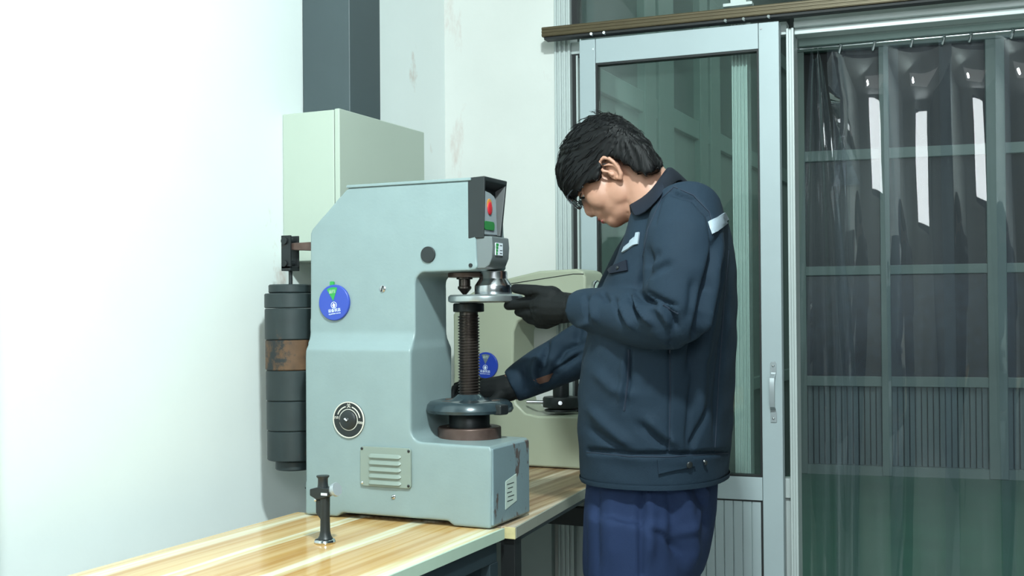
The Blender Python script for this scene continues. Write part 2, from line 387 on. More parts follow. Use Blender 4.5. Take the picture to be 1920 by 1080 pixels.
# bronze sliding rail
gr = empty('door_rail', DW(.40, -.1, 2.15), 'bronze grooved sliding track running above the glazed aluminium door', 'rail')
m = MB(DW); m.box(.392, 3.2, -.105, -.055, 2.126, 2.157)
for k, zz in enumerate((2.128, 2.138, 2.148)): m.box(.392, 3.2, -.107, -.104, zz, zz+.007)
m.build('track', MGOLD, gr, bevel=.002)
MB(DW).box(.398, 3.2, -.098, -.06, 2.118, 2.128).build('track_slot', MGASK, gr)
for s_ in (.558, .60, .985, 1.04, 1.115): MB(DW).cyl((s_, -.102, 2.121), (s_, -.088, 2.121), .0045, n=12).build('roller_bolt', MCHROME, gr, smooth=True)

# sliding door
door = empty('door_1', DW(.506, -.06, 0), kind='structure')
T0, T1 = -.085, -.045
MB(DW).box(.513, .566, T0, T1, .03, 2.108).build('left_stile', MALUD, door, bevel=.002)
MB(DW).box(1.082, 1.143, T0, T1, .03, 2.108).build('right_stile', MALUD, door, bevel=.002)
MB(DW).box(.567, 1.081, T0+.001, T1, 2.030, 2.108).build('top_rail', MALUD, door, bevel=.0015)
MB(DW).box(.567, 1.081, T0+.001, T1, .662, .732).build('middle_rail', MALUD, door, bevel=.0015)
MB(DW).box(.567, 1.081, T0+.001, T1, .03, .11).build('bottom_rail', MALUD, door, bevel=.0015)
m = MB(DW); g0 = .006
m.box(.566, .566+g0, T0+.004, T1-.005, .732, 2.03).box(1.082-g0, 1.082, T0+.004, T1-.005, .732, 2.03).box(.572, 1.076, T0+.004, T1-.005, 2.03-g0, 2.03).box(.572, 1.076, T0+.004, T1-.005, .732, .732+g0)
m.box(1.082-g0, 1.082, T0+.006, T1-.005, .11, .662).box(.57, 1.076, T0+.006, T1-.005, .657, .662)
m.build('gasket', MGASK, door)
MB(DW).box(.572, 1.076, T0+.018, T0+.023, .738, 2.024).build('pane', MGLASS, door)
ns = 18; sw = (1.076-.567)/ns
for i in range(ns):
    MB(DW).box(.567+i*sw+.0012, .567+(i+1)*sw-.0012, T0+.008, T0+.016, .11, .657).build('slat', MALUD, door, bevel=.001, seg=1)
MB(DW).box(.567, 1.076, T0+.015, T0+.02, .11, .657).build('backing_sheet', mat('pale_slat_groove', (196, 214, 214), .5), door)
for (s_, z_) in ((.560, 2.075), (1.09, 2.09)): MB(DW).cyl((s_, T0-.002, z_), (s_, T0+.002, z_), .0035, n=10).build('screw', MSTEEL, door, smooth=True)
# pull handle
hs = 1.117
m = MB(DW); 
for zc in (1.065, .918):
    m.prism([(hs-.009+dx, zc+dz) for dx, dz in ((0, -.018), (.018, -.018), (.018, .012), (.014, .018), (.004, .018), (0, .012))], T0-.004, T0)
MHAND = mat('satin_aluminium', (160, 168, 172), .35, metal=.3)
hh = m.build('handle', MHAND, door, bevel=.001)
rs = []
for (t, z) in ((0, 1.055), (-.004, 1.045), (-.028, 1.035), (-.034, 1.02), (-.034, .965), (-.028, .948), (-.004, .938), (0, .928)):
    rs.append([(hs+dx, T0+t+dt, z+(0 if abs(t) > .02 else 0)) for dx, dt in ((-.0075, -.002), (.0075, -.002), (.0075, .002), (-.0075, .002))])
MB(DW).rings(rs).build('grip', MHAND, hh, bevel=.001)
for zc in (1.07, .912): MB(DW).ell((hs, T0-.005, zc), (.004, .003, .004), nu=12, nv=6).build('bolt', MCHROME, hh, smooth=True)
# door_2 : the strip-curtained doorway frame edges are part of window_1; the curtain is a thing
cur = empty('strip_curtain', DW(1.9, .12, 2.05), 'curtain of overlapping clear plastic strips hanging in the doorway', 'curtain')
MB(DW).cyl((1.16, .10, 2.058), (2.62, .10, 2.058), .004, n=10).build('hanging_rod', MCHROME, cur, smooth=True)
MB(DW).box(1.18, 2.6, .08, .125, 2.062, 2.082).build('hanger_rail', MFAR, cur, bevel=.002)
def strip(sc, wdt, tt, bow, seed, z1=2.05):
    r_ = random.Random(seed); ph = r_.uniform(0, 6); m = MB(DW); rs = []
    for i in range(27):
        z = z1-(z1-.02)*i/26; row = []
        for j in range(13):
            u = j/12-.5; k = min(1, (z1-z)*9+.3)
            b = -bow*(1-4*u*u)*(.55+.45*cos((z-1.45)*1.25+.2*sin(ph)))*k
            row.append((sc+u*wdt+.004*sin(z*2.1+ph), tt+b+.004*sin(z*3+ph+u*2), z))
        rs.append(row)
    m.rings(rs, closed=False)
    o = m.build('plastic_strip', MPVC, cur, smooth=True); return o
k = 0
for sc in np.arange(1.375, 2.75, .158):
    strip(float(sc), .196, .10 if k % 2 else .117, .022, k); k += 1
# gathered strip pulled aside and knotted at the top
m = MB(DW); rs = []
for i in range(40):
    f = i/39; z = 2.03-2.0*f; wd = .03+.16*min(1, f*1.9)**.8; cx = 1.235+.02*min(1, f*2)+.0*f; row = []
    for j in range(25):
        u = j/24-.5; amp = .026*(1-f*.6); row.append((cx+u*wd, .075+amp*sin(u*15+1.2+f*1.3)+.01*cos(u*6)-.02*(1-4*u*u), z+.02*sin(u*9)*(1-f)))
    rs.append(row)
m.rings(rs, closed=False).build('gathered_strip', MPVC, cur, smooth=True)
m = MB(DW); rs = []
for i in range(26):
    f = i/25; z = 2.04-.42*f; wd = .015+.085*f; row = []
    for j in range(11):
        u = j/10-.5; a = f*2.6; row.append((1.275+u*wd*cos(a)+.045*f, .07+u*wd*sin(a)*.7-.02*sin(pi*f), z))
    rs.append(row)
m.rings(rs, closed=False).build('twisted_strip', MPVC, cur, smooth=True)
for s_ in (1.30, 1.40, 1.51, 1.60, 1.675, 1.79, 1.86, 1.95, 2.05): MB(DW).tube([(s_, .095, 2.075), (s_+.008, .085, 2.055), (s_+.002, .09, 2.035)], .0045, 8, dome=True).build('hook', MCHROME, cur, smooth=True)

# ------------------------------------------------------------------ corridor beyond
AF = radians(8); FO = Vector((-1.66, 8.80, 0)); FD = Vector((cos(AF), sin(AF), 0)); FN = Vector((-sin(AF), cos(AF), 0))
def FW(s, t, z): return FO+FD*s+FN*t+Vector((0, 0, z))
far = empty('wall_far', FO, kind='structure')
MB(FW).box(-.6, 5, .10, .2, 0, 4.2).build('backing_wall', MGW, far)
MB(FW).box(-.3, 5, -.03, .1, 3.18, 3.34).build('top_beam', MFAR, far, bevel=.01)
for (z0, z1) in ((2.35, 2.43), (1.49, 1.56), (.66, .735)): MB(FW).box(-.3, 5, -.02, .1, z0, z1).build('transom', MFAR, far, bevel=.006)
muls = [(-.04, .06), (.595, .665), (1.33, 1.46), (2.1, 2.19), (2.9, 2.99)]
for (a, b) in muls: MB(FW).box(a, b, -.035, .1, 0, 3.18).build('mullion', MFAR, far, bevel=.006)
MB(FW).box(-.3, 5, -.02, .1, 0, .07).build('plinth', MFAR, far)
for i in range(len(muls)-1):
    a, b = muls[i][1], muls[i+1][0]
    for (z0, z1, mm) in ((.735, 1.49, MFARG2), (1.56, 2.35, MFARG), (2.43, 3.18, MFARG)):
        MB(FW).box(a, b, .03, .05, z0, z1).build('pane', mm, far)
    m = MB(FW); q = int((b-a)/.04); q = max(q, 4)
    for j in range(q): m.box(a+(b-a)*j/q+.003, a+(b-a)*(j+1)/q-.003, .02, .045, .07, .66)
    m.build('panel_slats', MFARP, far, bevel=.003, seg=1, kind='stuff')
side = empty('wall_side', (-1.69, 3.7, 0), kind='structure')
SX = -1.69
MB().box(SX-.1, SX-.03, 3.6, 8.9, 0, 4.2).build('backing_wall', MSIDE, side)
MB().box(SX-.04, SX+.01, 3.65, 8.8, 2.17, 2.27).build('rail', MFAR, side, bevel=.005)
MB().box(SX-.04, SX+.01, 3.65, 8.8, 3.0, 3.1).build('rail', MFAR, side, bevel=.005)
MB().box(SX-.04, SX+.015, 3.65, 8.8, .72, .8).build('sill', MFAR, side, bevel=.005)
for (a, b) in ((5.15, 5.32), (5.37, 5.62), (6.12, 6.28), (6.34, 6.55), (7.05, 7.2), (7.9, 8.05)): MB().box(SX-.04, SX+.02, a, b, .8, 3.0).build('mullion', MFAR, side, bevel=.005)
MBRD = mat('pale_corridor_board', (112, 127, 123), .6)
for (a, b) in ((3.65, 5.15), (5.62, 6.12), (6.55, 7.05), (7.2, 7.9), (8.05, 8.8)): MB().box(SX-.03, SX-.015, a, b, .8, 2.17).build('board', MBRD, side)
for (a, b) in ((3.65, 5.15), (5.62, 6.12), (6.55, 7.05), (7.2, 7.9), (8.05, 8.8)): MB().box(SX-.03, SX-.02, a, b, 2.27, 3.0).build('pane', mat('side_pane', (72, 88, 86), .3), side)
struct(MB().box(-1.8, 5, 3.9, 9.8, 4.2, 4.3).build('ceiling_corridor', MGW))
struct(MB().box(3.6, 3.7, 3.6, 9.8, 0, 4.2).build('wall_corridor_end', MGW))
struct(MB(DW).box(-.12, 5.4, .02, .1, 2.9, 4.3).build('wall_over_door', MGW))

# ------------------------------------------------------------------ electrical box and duct
eb = empty('electrical_box', (WX, 2.55, 1.36), 'pale green metal electrical cabinet on the white wall behind the blue-grey tester', 'electrical box')
BX = -1.667; BY0, BY1 = 2.548, 3.005; BZ0, BZ1 = 1.378, 1.776
MB().box(WX+.001, BX-.018, BY0, BY1, BZ0, BZ1).build('body', MBOX, eb, bevel=.003)
MB().box(BX-.016, BX, BY0-.001, BY1+.001, BZ0-.001, BZ1+.002).build('door', MBOX, eb, bevel=.003)
MB().box(BX-.019, BX-.015, BY0+.003, BY1-.003, BZ0+.003, BZ1-.003).build('door_seal', MGASK, eb)
tag(MB().box(WX+.002, -1.693, 2.64, 2.80, BZ1+.001, 2.9).build('cable_duct', MDUCT, bevel=.004, loc=(WX, 2.7, BZ1)), 'dark grey square cable duct rising from top of the green cabinet', 'duct')

# ------------------------------------------------------------------ benches
b1 = empty('workbench', (-1.36, 1.2, 0), 'workbench with glossy light pine top in the foreground, eyepiece standing on it', 'workbench')
m = MB(); m.box(-1.632, -1.084, -.2, 2.30, .738, .76); m.build('bench_top', MWOOD, b1, bevel=.001)
MB().box(-1.085, -1.080, -.2, 2.30, .736, .7605).build('edge_band', MEDGE, b1, bevel=.001)
for (x0, x1, y0, y1) in ((-1.13, -1.09, -.18, 2.28), (-1.62, -1.58, -.18, 2.28)): MB().box(x0, x1, y0, y1, .69, .737).build('apron', MSTAND, b1, bevel=.002)
for y in (-.18, 1.0, 2.245): MB().box(-1.58, -1.13, y, y+.035, .69, .737).build('cross_bar', MSTAND, b1, bevel=.002)
for (x, y) in ((-1.13, 2.245), (-1.62, 2.245), (-1.13, -.18), (-1.62, -.18)): MB().box(x, x+.04, y, y+.04, 0, .69).build('leg', MSTAND, b1, bevel=.002)
MB().prism([(2.245, .69), (2.245, .60), (2.15, .69)], -1.118, -1.112, 'x').build('gusset', MSTAND, b1)
r2 = radians(5.6)
def B2(x, y, z):   # second bench, turned a little
    return Vector((-1.062-x*cos(r2)-y*sin(r2), 2.312+y*cos(r2), z))
b2 = empty('workbench', (-1.36, 2.85, 0), 'rear workbench with duller pine top carrying the cream tester', 'workbench')
MB(B2).box(.005, .53, .012, 1.10, .735, .759).build('bench_top', MWOOD2, b2, bevel=.001)
MB(B2).box(0, .005, .012, 1.10, .734, .7592).build('edge_band', MEDGE2, b2, bevel=.001)
MB(B2).box(0.001, .028, .008, .0125, .733, .759).build('bare_end', MENDW, b2, bevel=.001)
for (x0, x1) in ((.012, .05), (.47, .51)): MB(B2).box(x0, x1, .03, 1.09, .718, .734).build('apron', MSTAND, b2, bevel=.002)
for (x, y, mm) in ((.006, .02, MSTANDB), (.47, .02, MSTAND), (.02, 1.03, MSTANDB), (.47, 1.03, MSTAND)): MB(B2).box(x, x+.036, y, y+.045, 0, .734).build('leg', mm, b2, bevel=.002)
MB(B2).box(-.02, .49, 1.0, 1.03, .575, .632).build('cross_beam', MSTANDB, b2, bevel=.002)
tag(MB(DW).box(.03, .395, -.055, -.02, 0.002, .6).build('metal_sheet', mat('grey_sheet_metal', (150, 160, 158), .45, metal=.1, var=.05), bevel=.004, loc=DW(.2, -.08, 0)), 'grey metal board standing under the rear workbench against the wall', 'board')

# ------------------------------------------------------------------ main hardness tester
ht = empty('hardness_tester', (-1.34, 2.37, .76), 'large blue-grey cast iron hardness tester with stacked weights on its back', 'hardness tester')
YB0, YB1 = 2.27, 2.475
def offs(poly, y0, y1): return MB().prism(poly, y0, y1)
low = [(-1.588, .762), (-1.50, .762), (-1.488, .772), (-1.205, .772), (-1.193, .762), (-1.100, .762), (-1.096, .935), (-1.102, .943)]
low += [(-1.272, .946)]+arc(-1.272, .974, .028, 270, 180, 6)[1:]+[(-1.299, 1.140), (-1.304, 1.154), (-1.582, 1.154), (-1.587, 1.145)]
m = MB().prism(low, YB0, YB1)
up = [(-1.592, 1.15), (-1.589, 1.430), (-1.584, 1.441), (-1.488, 1.530), (-1.478, 1.536), (-1.152, 1.536), (-1.142, 1.34), (-1.148, 1.333), (-1.272, 1.330)]
up += arc(-1.276, 1.305, .026, 80, 180, 5)+[(-1.302, 1.15)]
m.prism(up, 2.298, 2.452)
# sloped shoulder between the wide foot casting and the slimmer column
def rectring(x0, x1, y0, y1, z): return [(x0, y0, z), (x1, y0, z), (x1, y1, z), (x0, y1, z)]
m.rings([rectring(-1.587, -1.299, YB0, YB1, 1.14), rectring(-1.586, -1.299, YB0+.003, YB1-.003, 1.156), rectring(-1.590, -1.302, 2.290, 2.458, 1.176), rectring(-1.591, -1.302, 2.297, 2.452, 1.19)])
hb = link_mesh('housing', remesh(m, .0034, 4), MMACH, ht)
MB().box(-1.102, -1.0945, YB0+.004, YB1-.004, .768, .938).build('front_face', MMACHW, ht, bevel=.003)
MB().box(-1.484, -1.155, 2.294, 2.456, 1.534, 1.541).build('lid', MMACH, ht, bevel=.002)
# black hood + panel
HX0, HX1 = -1.168, -1.122
hd = [(2.306, 1.536), (2.306, 1.404), (2.440, 1.404), (2.452, 1.536)]
m = MB(); wl = .012
y0, y1 = 2.30, 2.458
rs = [[(HX0+.004, 2.297, 1.541), (HX0+.004, 2.297, 1.404), (HX0, 2.405, 1.404), (HX0, 2.430, 1.541)],
      [(HX1-.0, 2.298, 1.543), (HX1-.004, 2.300, 1.404), (HX1-.004, 2.394, 1.404), (HX1, 2.418, 1.543)],
      [(HX1, 2.303, 1.532), (HX1-.004, 2.304, 1.413), (HX1-.004, 2.388, 1.413), (HX1, 2.411, 1.532)],
      [(HX1-.024, 2.306, 1.518), (HX1-.014, 2.306, 1.414), (HX1-.014, 2.384, 1.414), (HX1-.024, 2.402, 1.518)]]
m.rings(rs); m.build('hood', MBLACK, ht, bevel=.0025)
px_ = HX1-.012
pan = [(2.300, 1.413), (2.382, 1.415), (2.374, 1.496), (2.366, 1.503), (2.346, 1.509), (2.318, 1.512), (2.308, 1.507)]
pp_ = MB().prism(pan, px_, px_+.003, 'x').build('panel_plate', MSILVER, ht, bevel=.001)
MB().prism(rrect(2.309, 2.362, 1.424, 1.444, .008), px_+.003, px_+.006, 'x').build('green_button', MGREEND, pp_, bevel=.001)
MB().ell((px_+.0045, 2.340, 1.474), (.0032, .0120, .0155)).build('red_lamp', MRED, pp_, smooth=True)
MB().ell((px_+.0034, 2.340, 1.482), (.0018, .0135, .014)).build('lamp_ring', MORANGE, pp_, smooth=True)
# grey rounded shield under the hood
sh = [(-1.150, 1.41), (-1.150, 1.340), (-1.146, 1.336), (-1.125, 1.337), (-1.114, 1.344), (-1.107, 1.360), (-1.105, 1.385), (-1.107, 1.408)]
m = MB().prism([(x, z) for x, z in sh], 2.302, 2.392); m.build('shield', MGREY, ht, bevel=.006)
m = MB().box(-1.106, -1.1035, 2.316, 2.352, 1.366, 1.394); lb = m.build('energy_label', MWHITE, ht, bevel=.0005); lb['label'] = 'small white and green label'
for k, (w0, cc) in enumerate(((.018, MGREEN), (.014, MGREEN), (.011, MGREEN), (.008, MGREEN))):
    MB().prism([(2.3155, 1.3925-k*.0066), (2.317+w0*.6, 1.3925-k*.0066), (2.319+w0*.6, 1.3895-k*.0066), (2.317+w0*.6, 1.387-k*.0066), (2.3155, 1.387-k*.0066)], -1.1035, -1.103, 'x').build('label_bar', cc, lb)
m = MB(); m.box(-1.1036, -1.103, 2.336, 2.348, 1.388, 1.3895).box(-1.1036, -1.103, 2.336, 2.349, 1.377, 1.3782).box(-1.1036, -1.103, 2.336, 2.347, 1.370, 1.3718); m.build('label_print', MINK, lb)
# side details
MB().cyl((-1.266, 2.2935, 1.371), (-1.266, 2.302, 1.371), .0185).build('blanking_plug', MBLACK, ht, bevel=.0012)
def sc_head(x, y, z, r, a=1.2, mm=MSTEEL, parent=ht):
    o = MB().lathe([(r, 0), (r, -.0015), (r*.7, -.0032), (.0003, -.0038)], (x, y, z), 'y', 16).build('screw', mm, parent, smooth=True)
    c, s_ = cos(a), sin(a); q = r*.85
    MB().prism([(x+c*q-s_*r*.14, z+s_*q+c*r*.14), (x-c*q-s_*r*.14, z-s_*q+c*r*.14), (x-c*q+s_*r*.14, z-s_*q-c*r*.14), (x+c*q+s_*r*.14, z+s_*q-c*r*.14)], y-.0042, y-.003).build('slot', MGASK, o)
sc_head(-1.388, 2.2985, 1.295, .0085)
sc_head(-1.346, 2.2705, .818, .0055, .4)
MB().cyl((-1.158, 2.2955, 1.344), (-1.158, 2.3, 1.344), .0045, n=12).build('pin_hole', MGASK, ht)
# dial
dx, dz = -1.4635, .9905
dl = MB().lathe([(.0425, 0), (.0425, -.003), (.0405, -.0045), (.0003, -.0045)], (dx, 2.271, dz), 'y', 48).build('selector_dial', MBLACK, ht, bevel=.0006)
def ringflat(cx, cz, r0, r1, a0, a1, y0, y1, name, mm, parent, n=40):
    m = MB(); vs = []
    rs = []
    for i in range(n+1):
        a = radians(a0+(a1-a0)*i/n); c, s_ = cos(a), sin(a)
        rs.append([(cx+r0*c, y0, cz+r0*s_), (cx+r1*c, y0, cz+r1*s_), (cx+r1*c, y1, cz+r1*s_), (cx+r0*c, y1, cz+r0*s_)])
    m.rings(rs); return m.build(name, mm, parent)
MWR = mat('white_dial_line', (206, 204, 196), .5)
ringflat(dx, dz, .0400, .0425, 0, 360, 2.2655, 2.268, 'rim', MWR, dl)
ringflat(dx, dz, .0235, .0252, -165, 180, 2.2655, 2.268, 'inner_ring', MWR, dl)
ringflat(dx, dz, .030, .0325, 104, 158, 2.2655, 2.268, 'arrow_mark', MWR, dl, 12)
ringflat(dx, dz, .030, .0325, 10, 72, 2.2655, 2.268, 'arrow_mark', MWR, dl, 12)
text('dial_numerals', '关', .012, (dx+.001, 2.2658, dz+.032), (1, 0, 0), (0, 0, 1), MWR, dl)
text('dial_numerals', '750', .0085, (dx-.0335, 2.2658, dz+.004), (1, 0, .1), (-.1, 0, 1), MWR, dl)
text('dial_numerals', '3000', .0085, (dx+.0325, 2.2658, dz-.006), (1, 0, -.1), (.1, 0, 1), MWR, dl)
kn = MB().lathe([(.0225, 0), (.022, -.005), (.018, -.008), (.006, -.009), (.0035, -.0115), (.0003, -.012)], (dx, 2.267, dz), 'y', 40).build('knob', MBLACK, dl, smooth=True)
MB().prism([(dx-.005, dz+.003), (dx-.003, dz+.005), (dx+.004, dz), (dx+.002, dz-.002)], 2.2535, 2.257).build('pointer', MWHITE, kn)
# louvre plate
lp = MB().prism(rrect(-1.431, -1.297, .840, .931, .008), 2.264, 2.2705).build('louvre_plate', MPLATE, ht, bevel=.001)
for k in range(5):
    z = .910-k*.0152; rs = []
    for (x, s_) in ((-1.408, .15), (-1.405, .8), (-1.40, 1), (-1.33, 1), (-1.325, .8), (-1.322, .15)):
        rs.append([(x, 2.264, z+.0055*s_), (x, 2.264-.0045*s_, z-.001), (x, 2.2635-.0045*s_, z-.0035*s_), (x, 2.264, z-.0042*s_)])
    MB().rings(rs).build('louvre', MPLATE, lp, smooth=True)
for (x, z) in ((-1.426, .926), (-1.302, .925), (-1.426, .847), (-1.303, .846)): MB().ell((x, 2.2635, z), (.0035, .002, .0035), nu=10, nv=6).build('rivet', MIRON if z > .85 or x > -1.35 else MCHROME, lp, smooth=True)
# nameplate on the front face
npl = MB().prism([(2.335, .795), (2.395, .806), (2.395, .868), (2.337, .858)], -1.0945, -1.0935, 'x').build('paper_label', MPAPER, ht)
m = MB()
for k in range(5): m.box(-1.0936, -1.0932, 2.343+.004*(k % 2), 2.380-.006*(k % 3), .849-k*.0095, .851-k*.0095)
m.build('label_print', MINK, npl)
# round status tags
def status_tag(cx, cz, y, r, mm, parent, wm, nub=True, tilt=.12):
    t = MB().lathe([(r, 0), (r, -.006), (r-.0015, -.0075), (.0003, -.0075)], (cx, y, cz), 'y', 48).build('status_tag', mm, parent, bevel=.0006)
    c, s_ = cos(tilt), sin(tilt)
    def R_(x, z): return (cx+x*c-z*s_, cz+x*s_+z*c)
    yf = y-.0075
    MB().prism([R_(0, .004)]+[R_(.036*r/.042*sin(a), .036*r/.042*cos(a)) for a in (-.42, -.2, 0, .2, .42)], yf-.0006, yf+.001).build('tag_window', wm, t)
    ringflat(*R_(0, -.006), .0070, .0080, 0, 360, yf-.0006, yf, 'tag_ring', MWHITE, t, 20)
    p = [(-.0025, -.0055), (.0025, -.0055), (.0025, -.001), (.005, -.001), (0, .0052), (-.005, -.001), (-.0025, -.001)]
    MB().prism([R_(x, z-.006) for x, z in p], yf-.0008, yf).build('tag_arrow', MWHITE, t)
    q = R_(0, -.019); text('tag_text', '设备状态', .0088, (q[0], yf-.0003, q[1]), (c, 0, s_), (-s_, 0, c), MWHITE, t)
    q = R_(0, -.0265); text('tag_text', 'EQUIPMENT STATUS', .0036, (q[0], yf-.0003, q[1]), (c, 0, s_), (-s_, 0, c), MWHITE, t)
    q = R_(0, .026); text('tag_text', '运行', .0095, (q[0], yf-.0008, q[1]), (c, 0, s_), (-s_, 0, c), MPAPER, t)
    if nub: MB().prism(rrect(cx-.012, cx-.001, cz+r-.004, cz+r+.008, .003), y-.005, y-.001).build('tag_slider', MGREEN, t)
    return t
status_tag(-1.519, 1.264, 2.2985, .0425, MBLUE, ht, MGREEN)
# spindle head and diamond/ball indenter
cx_, cy_ = -1.222, 2.412
MB().lathe([(.046, 1.320), (.046, 1.3305)], (cx_+.008, cy_-.02, 0), n=40).build('spindle_plate', MPINK, ht, bevel=.0015)
MB().lathe([(.019, 1.3205), (.019, 1.316), (.0135, 1.315), (.0135, 1.300), (.016, 1.299), (.016, 1.294), (.005, 1.281), (.0015, 1.278)], (cx_, cy_-.02, 0), n=28).build('indenter', MSCREW, ht, bevel=.0005)
# elevating screw with real threads
m = MB(); R0, R1, pitch = .0222, .0258, .0068; zt0, zt1 = .99, 1.234; nt_ = 28; turns = int((zt1-zt0)/pitch); vs = []; fs = []
prof = [(R0, 0), (R1, .28), (R1, .5), (R0, .78)]
tot = turns*nt_
for i in range(tot+1):
    a = 2*pi*i/nt_; z = zt0+pitch*i/nt_
    for (r, h) in prof: vs.append((cx_+r*cos(a), cy_+r*sin(a), z+h*pitch))
for i in range(tot):
    for j in range(3): fs.append((i*4+j, (i+1)*4+j, (i+1)*4+j+1, i*4+j+1))
    if i+nt_ <= tot: fs.append((i*4+3, (i+1)*4+3, (i+1+nt_)*4 if i+1+nt_ <= tot else (i+1)*4+3, (i+nt_)*4))
fs = [f for f in fs if len(set(f)) == 4]
m.add(vs, fs); m.lathe([(R0-.0005, .95), (R0-.0005, 1.262)], (cx_, cy_, 0), n=28)
m.build('elevating_screw', MSCREW, ht, smooth=True)
MB().lathe([(.027, 1.2385), (.0365, 1.240), (.0365, 1.2575), (.034, 1.2600), (.0005, 1.2600)], (cx_, cy_, 0), n=40).build('anvil', MIRON, ht, bevel=.001)
hw = MB().lathe([(.026, 1.046), (.032, 1.041), (.040, 1.034), (.060, 1.030), (.076, 1.033), (.092, 1.031), (.101, 1.024), (.1045, 1.012), (.101, 1.005), (.06, 1.003), (.026, 1.002)], (cx_, cy_, 0), n=64).build('handwheel', MWHEEL, ht, smooth=True)
for a in (20, 92, 164, 236, 308):
    a = radians(a); MB().ell((cx_+.066*cos(a), cy_+.066*sin(a), 1.0305), (.017, .013, .0022), nu=20, nv=8).build('wheel_recess', MPINK, hw, smooth=True)
a = radians(-18); MB().prism([(cx_+.092*cos(a-.2), cy_+.092*sin(a-.2)), (cx_+.115*cos(a-.12), cy_+.115*sin(a-.12)), (cx_+.115*cos(a+.12), cy_+.115*sin(a+.12)), (cx_+.092*cos(a+.2), cy_+.092*sin(a+.2))], 1.003, 1.026, 'z').build('wheel_lug', MIRON, hw, bevel=.004)
MB().lathe([(.048, .968), (.048, .998), (.046, 1.001), (.03, 1.001), (.03, .968)], (cx_, cy_, 0), n=48).build('nut_collar', MIRON, ht, bevel=.0012)
MB().lathe([(.0745, .944), (.0745, .968), (.072, .9705), (.052, .9705), (.050, .965), (.03, .965), (.03, .944)], (cx_, cy_, 0), n=56).build('base_flange', MPINK, ht, bevel=.001)
# back lever, clevis, rod and weights
wx, wy = -1.716, 2.395
MB().prism([(-1.726, 1.400), (-1.726, 1.412), (-1.70, 1.416), (-1.585, 1.418), (-1.585, 1.392), (-1.70, 1.398)], wy-.011, wy+.011).build('lever', MPINK, ht, bevel=.002)
m = MB()
for y in (wy-.020, wy+.013): m.prism([(wx-.014, 1.352), (wx+.014, 1.352), (wx+.014, 1.435), (wx-.014, 1.435)], y, y+.006)
m.box(wx-.014, wx+.014, wy-.02, wy+.019, 1.346, 1.358); m.cyl((wx-.002, wy-.026, 1.421), (wx-.002, wy+.024, 1.421), .009, n=16).cyl((wx-.002, wy-.026, 1.364), (wx-.002, wy+.024, 1.364), .008, n=16)
m.build('clevis', MIRON, ht, bevel=.001)
MB().cyl((wx, wy, 1.30), (wx, wy, 1.35), .005, n=12).build('hanger_rod', MIRON, ht, smooth=True)
def zpy(py): return at(540, py, wy-.065).z
ys = [532, 549, 578, 638, 696, 754, 811, 868, 887]; rr = [.055, .066, .066, .0655, .065, .0645, .064, .045]
for i in range(8):
    z1, z0 = zpy(ys[i]), zpy(ys[i+1]); r = rr[i]; xx = wx+.0008*i
    o = MB().lathe([(.008, z0+.0004), (r-.0025, z0+.0004), (r, z0+.003), (r, z1-.003), (r-.0025, z1-.0004), (.008, z1-.0004)], (xx, wy, 0), n=56).build('weight', MRUST if i == 3 else MWGT, ht, smooth=True)
    if i == 3: o['label'] = 'rust-stained weight with pale flaking paint'
# power cable
MB().tube([atx(574, 915, -1.592), (-1.600, 2.30, .82), (-1.602, 2.30, .79), (-1.598, 2.31, .766)], .003, 8, dome=True).build('power_cable', MBLACK, ht, smooth=True)

# ------------------------------------------------------------------ workpiece
wpx, wpy = at(912, 558, 2.40).x, 2.395
wk = empty('steel_workpiece', (wpx, wpy, 1.262), 'shiny turned steel flanged hub held on the tester anvil by gloved hand', 'workpiece')
zf = 1.2605
MB().lathe([(.030, zf+.0002), (.080, zf+.0002), (.086, zf+.003), (.087, zf+.0075), (.0865, zf+.0145), (.082, zf+.0185), (.030, zf+.0195)], (wpx, wpy, 0), n=72).build('flange', MALCAST, wk, smooth=True)
hx = at(925, 535, 2.395).x
MB().lathe([(.020, zf+.016), (.0425, zf+.016), (.0435, zf+.018), (.0435, zf+.038), (.0425, zf+.041), (.0335, zf+.054), (.0325, zf+.056), (.0325, zf+.070), (.0315, zf+.0725), (.024, zf+.0725), (.0235, zf+.03)], (hx, wpy, 0), n=72).build('hub', MSTEEL, wk, smooth=True)

# ------------------------------------------------------------------ measuring eyepiece on the bench
ex_, ey_ = -1.360, 2.013
ep = empty('measuring_eyepiece', (ex_, ey_, .76), 'small black measuring microscope standing upright on the front workbench', 'microscope')
MB().lathe([(.0215, .7605), (.0225, .763), (.021, .767), (.015, .7695), (.010, .770)], (ex_, ey_, 0), n=36).build('base_ring', MCHROME, ep, smooth=True)
MB().lathe([(.016, .7695), (.0125, .775), (.0105, .785), (.0100, .81), (.0105, .850), (.0105, .862)], (ex_+.001, ey_, 0), n=28).build('tube', MBLACK, ep, smooth=True)
MB().prism([(ex_-.018, .822), (ex_-.009, .812), (ex_-.004, .805), (ex_-.004, .85), (ex_-.018, .85)], ey_-.007, ey_+.007).build('fin', MBLACK, ep, bevel=.002)
MB().prism([(ex_-.029, .8585), (ex_-.012, .851), (ex_+.006, .855), (ex_+.018, .860), (ex_+.018, .876), (ex_+.004, .876), (ex_-.005, .878), (ex_-.029, .872)], ey_-.013, ey_+.013).build('head', MBLACK, ep, bevel=.002)
MB().lathe([(.0115, .876), (.0105, .884), (.0105, .894), (.0135, .898), (.0135, .900), (.011, .900)], (ex_-.004, ey_, 0), n=28).build('eyecup', MBLACK, ep, smooth=True)
tk = MB().cyl((ex_+.016, ey_, .868), (ex_+.026, ey_-.002, .872), .0085, .0135, 28).cyl((ex_+.026, ey_-.002, .872), (ex_+.0335, ey_-.003, .8745), .0145, .0145, 32).build('micrometer_drum', MSILVER, ep, bevel=.0008)
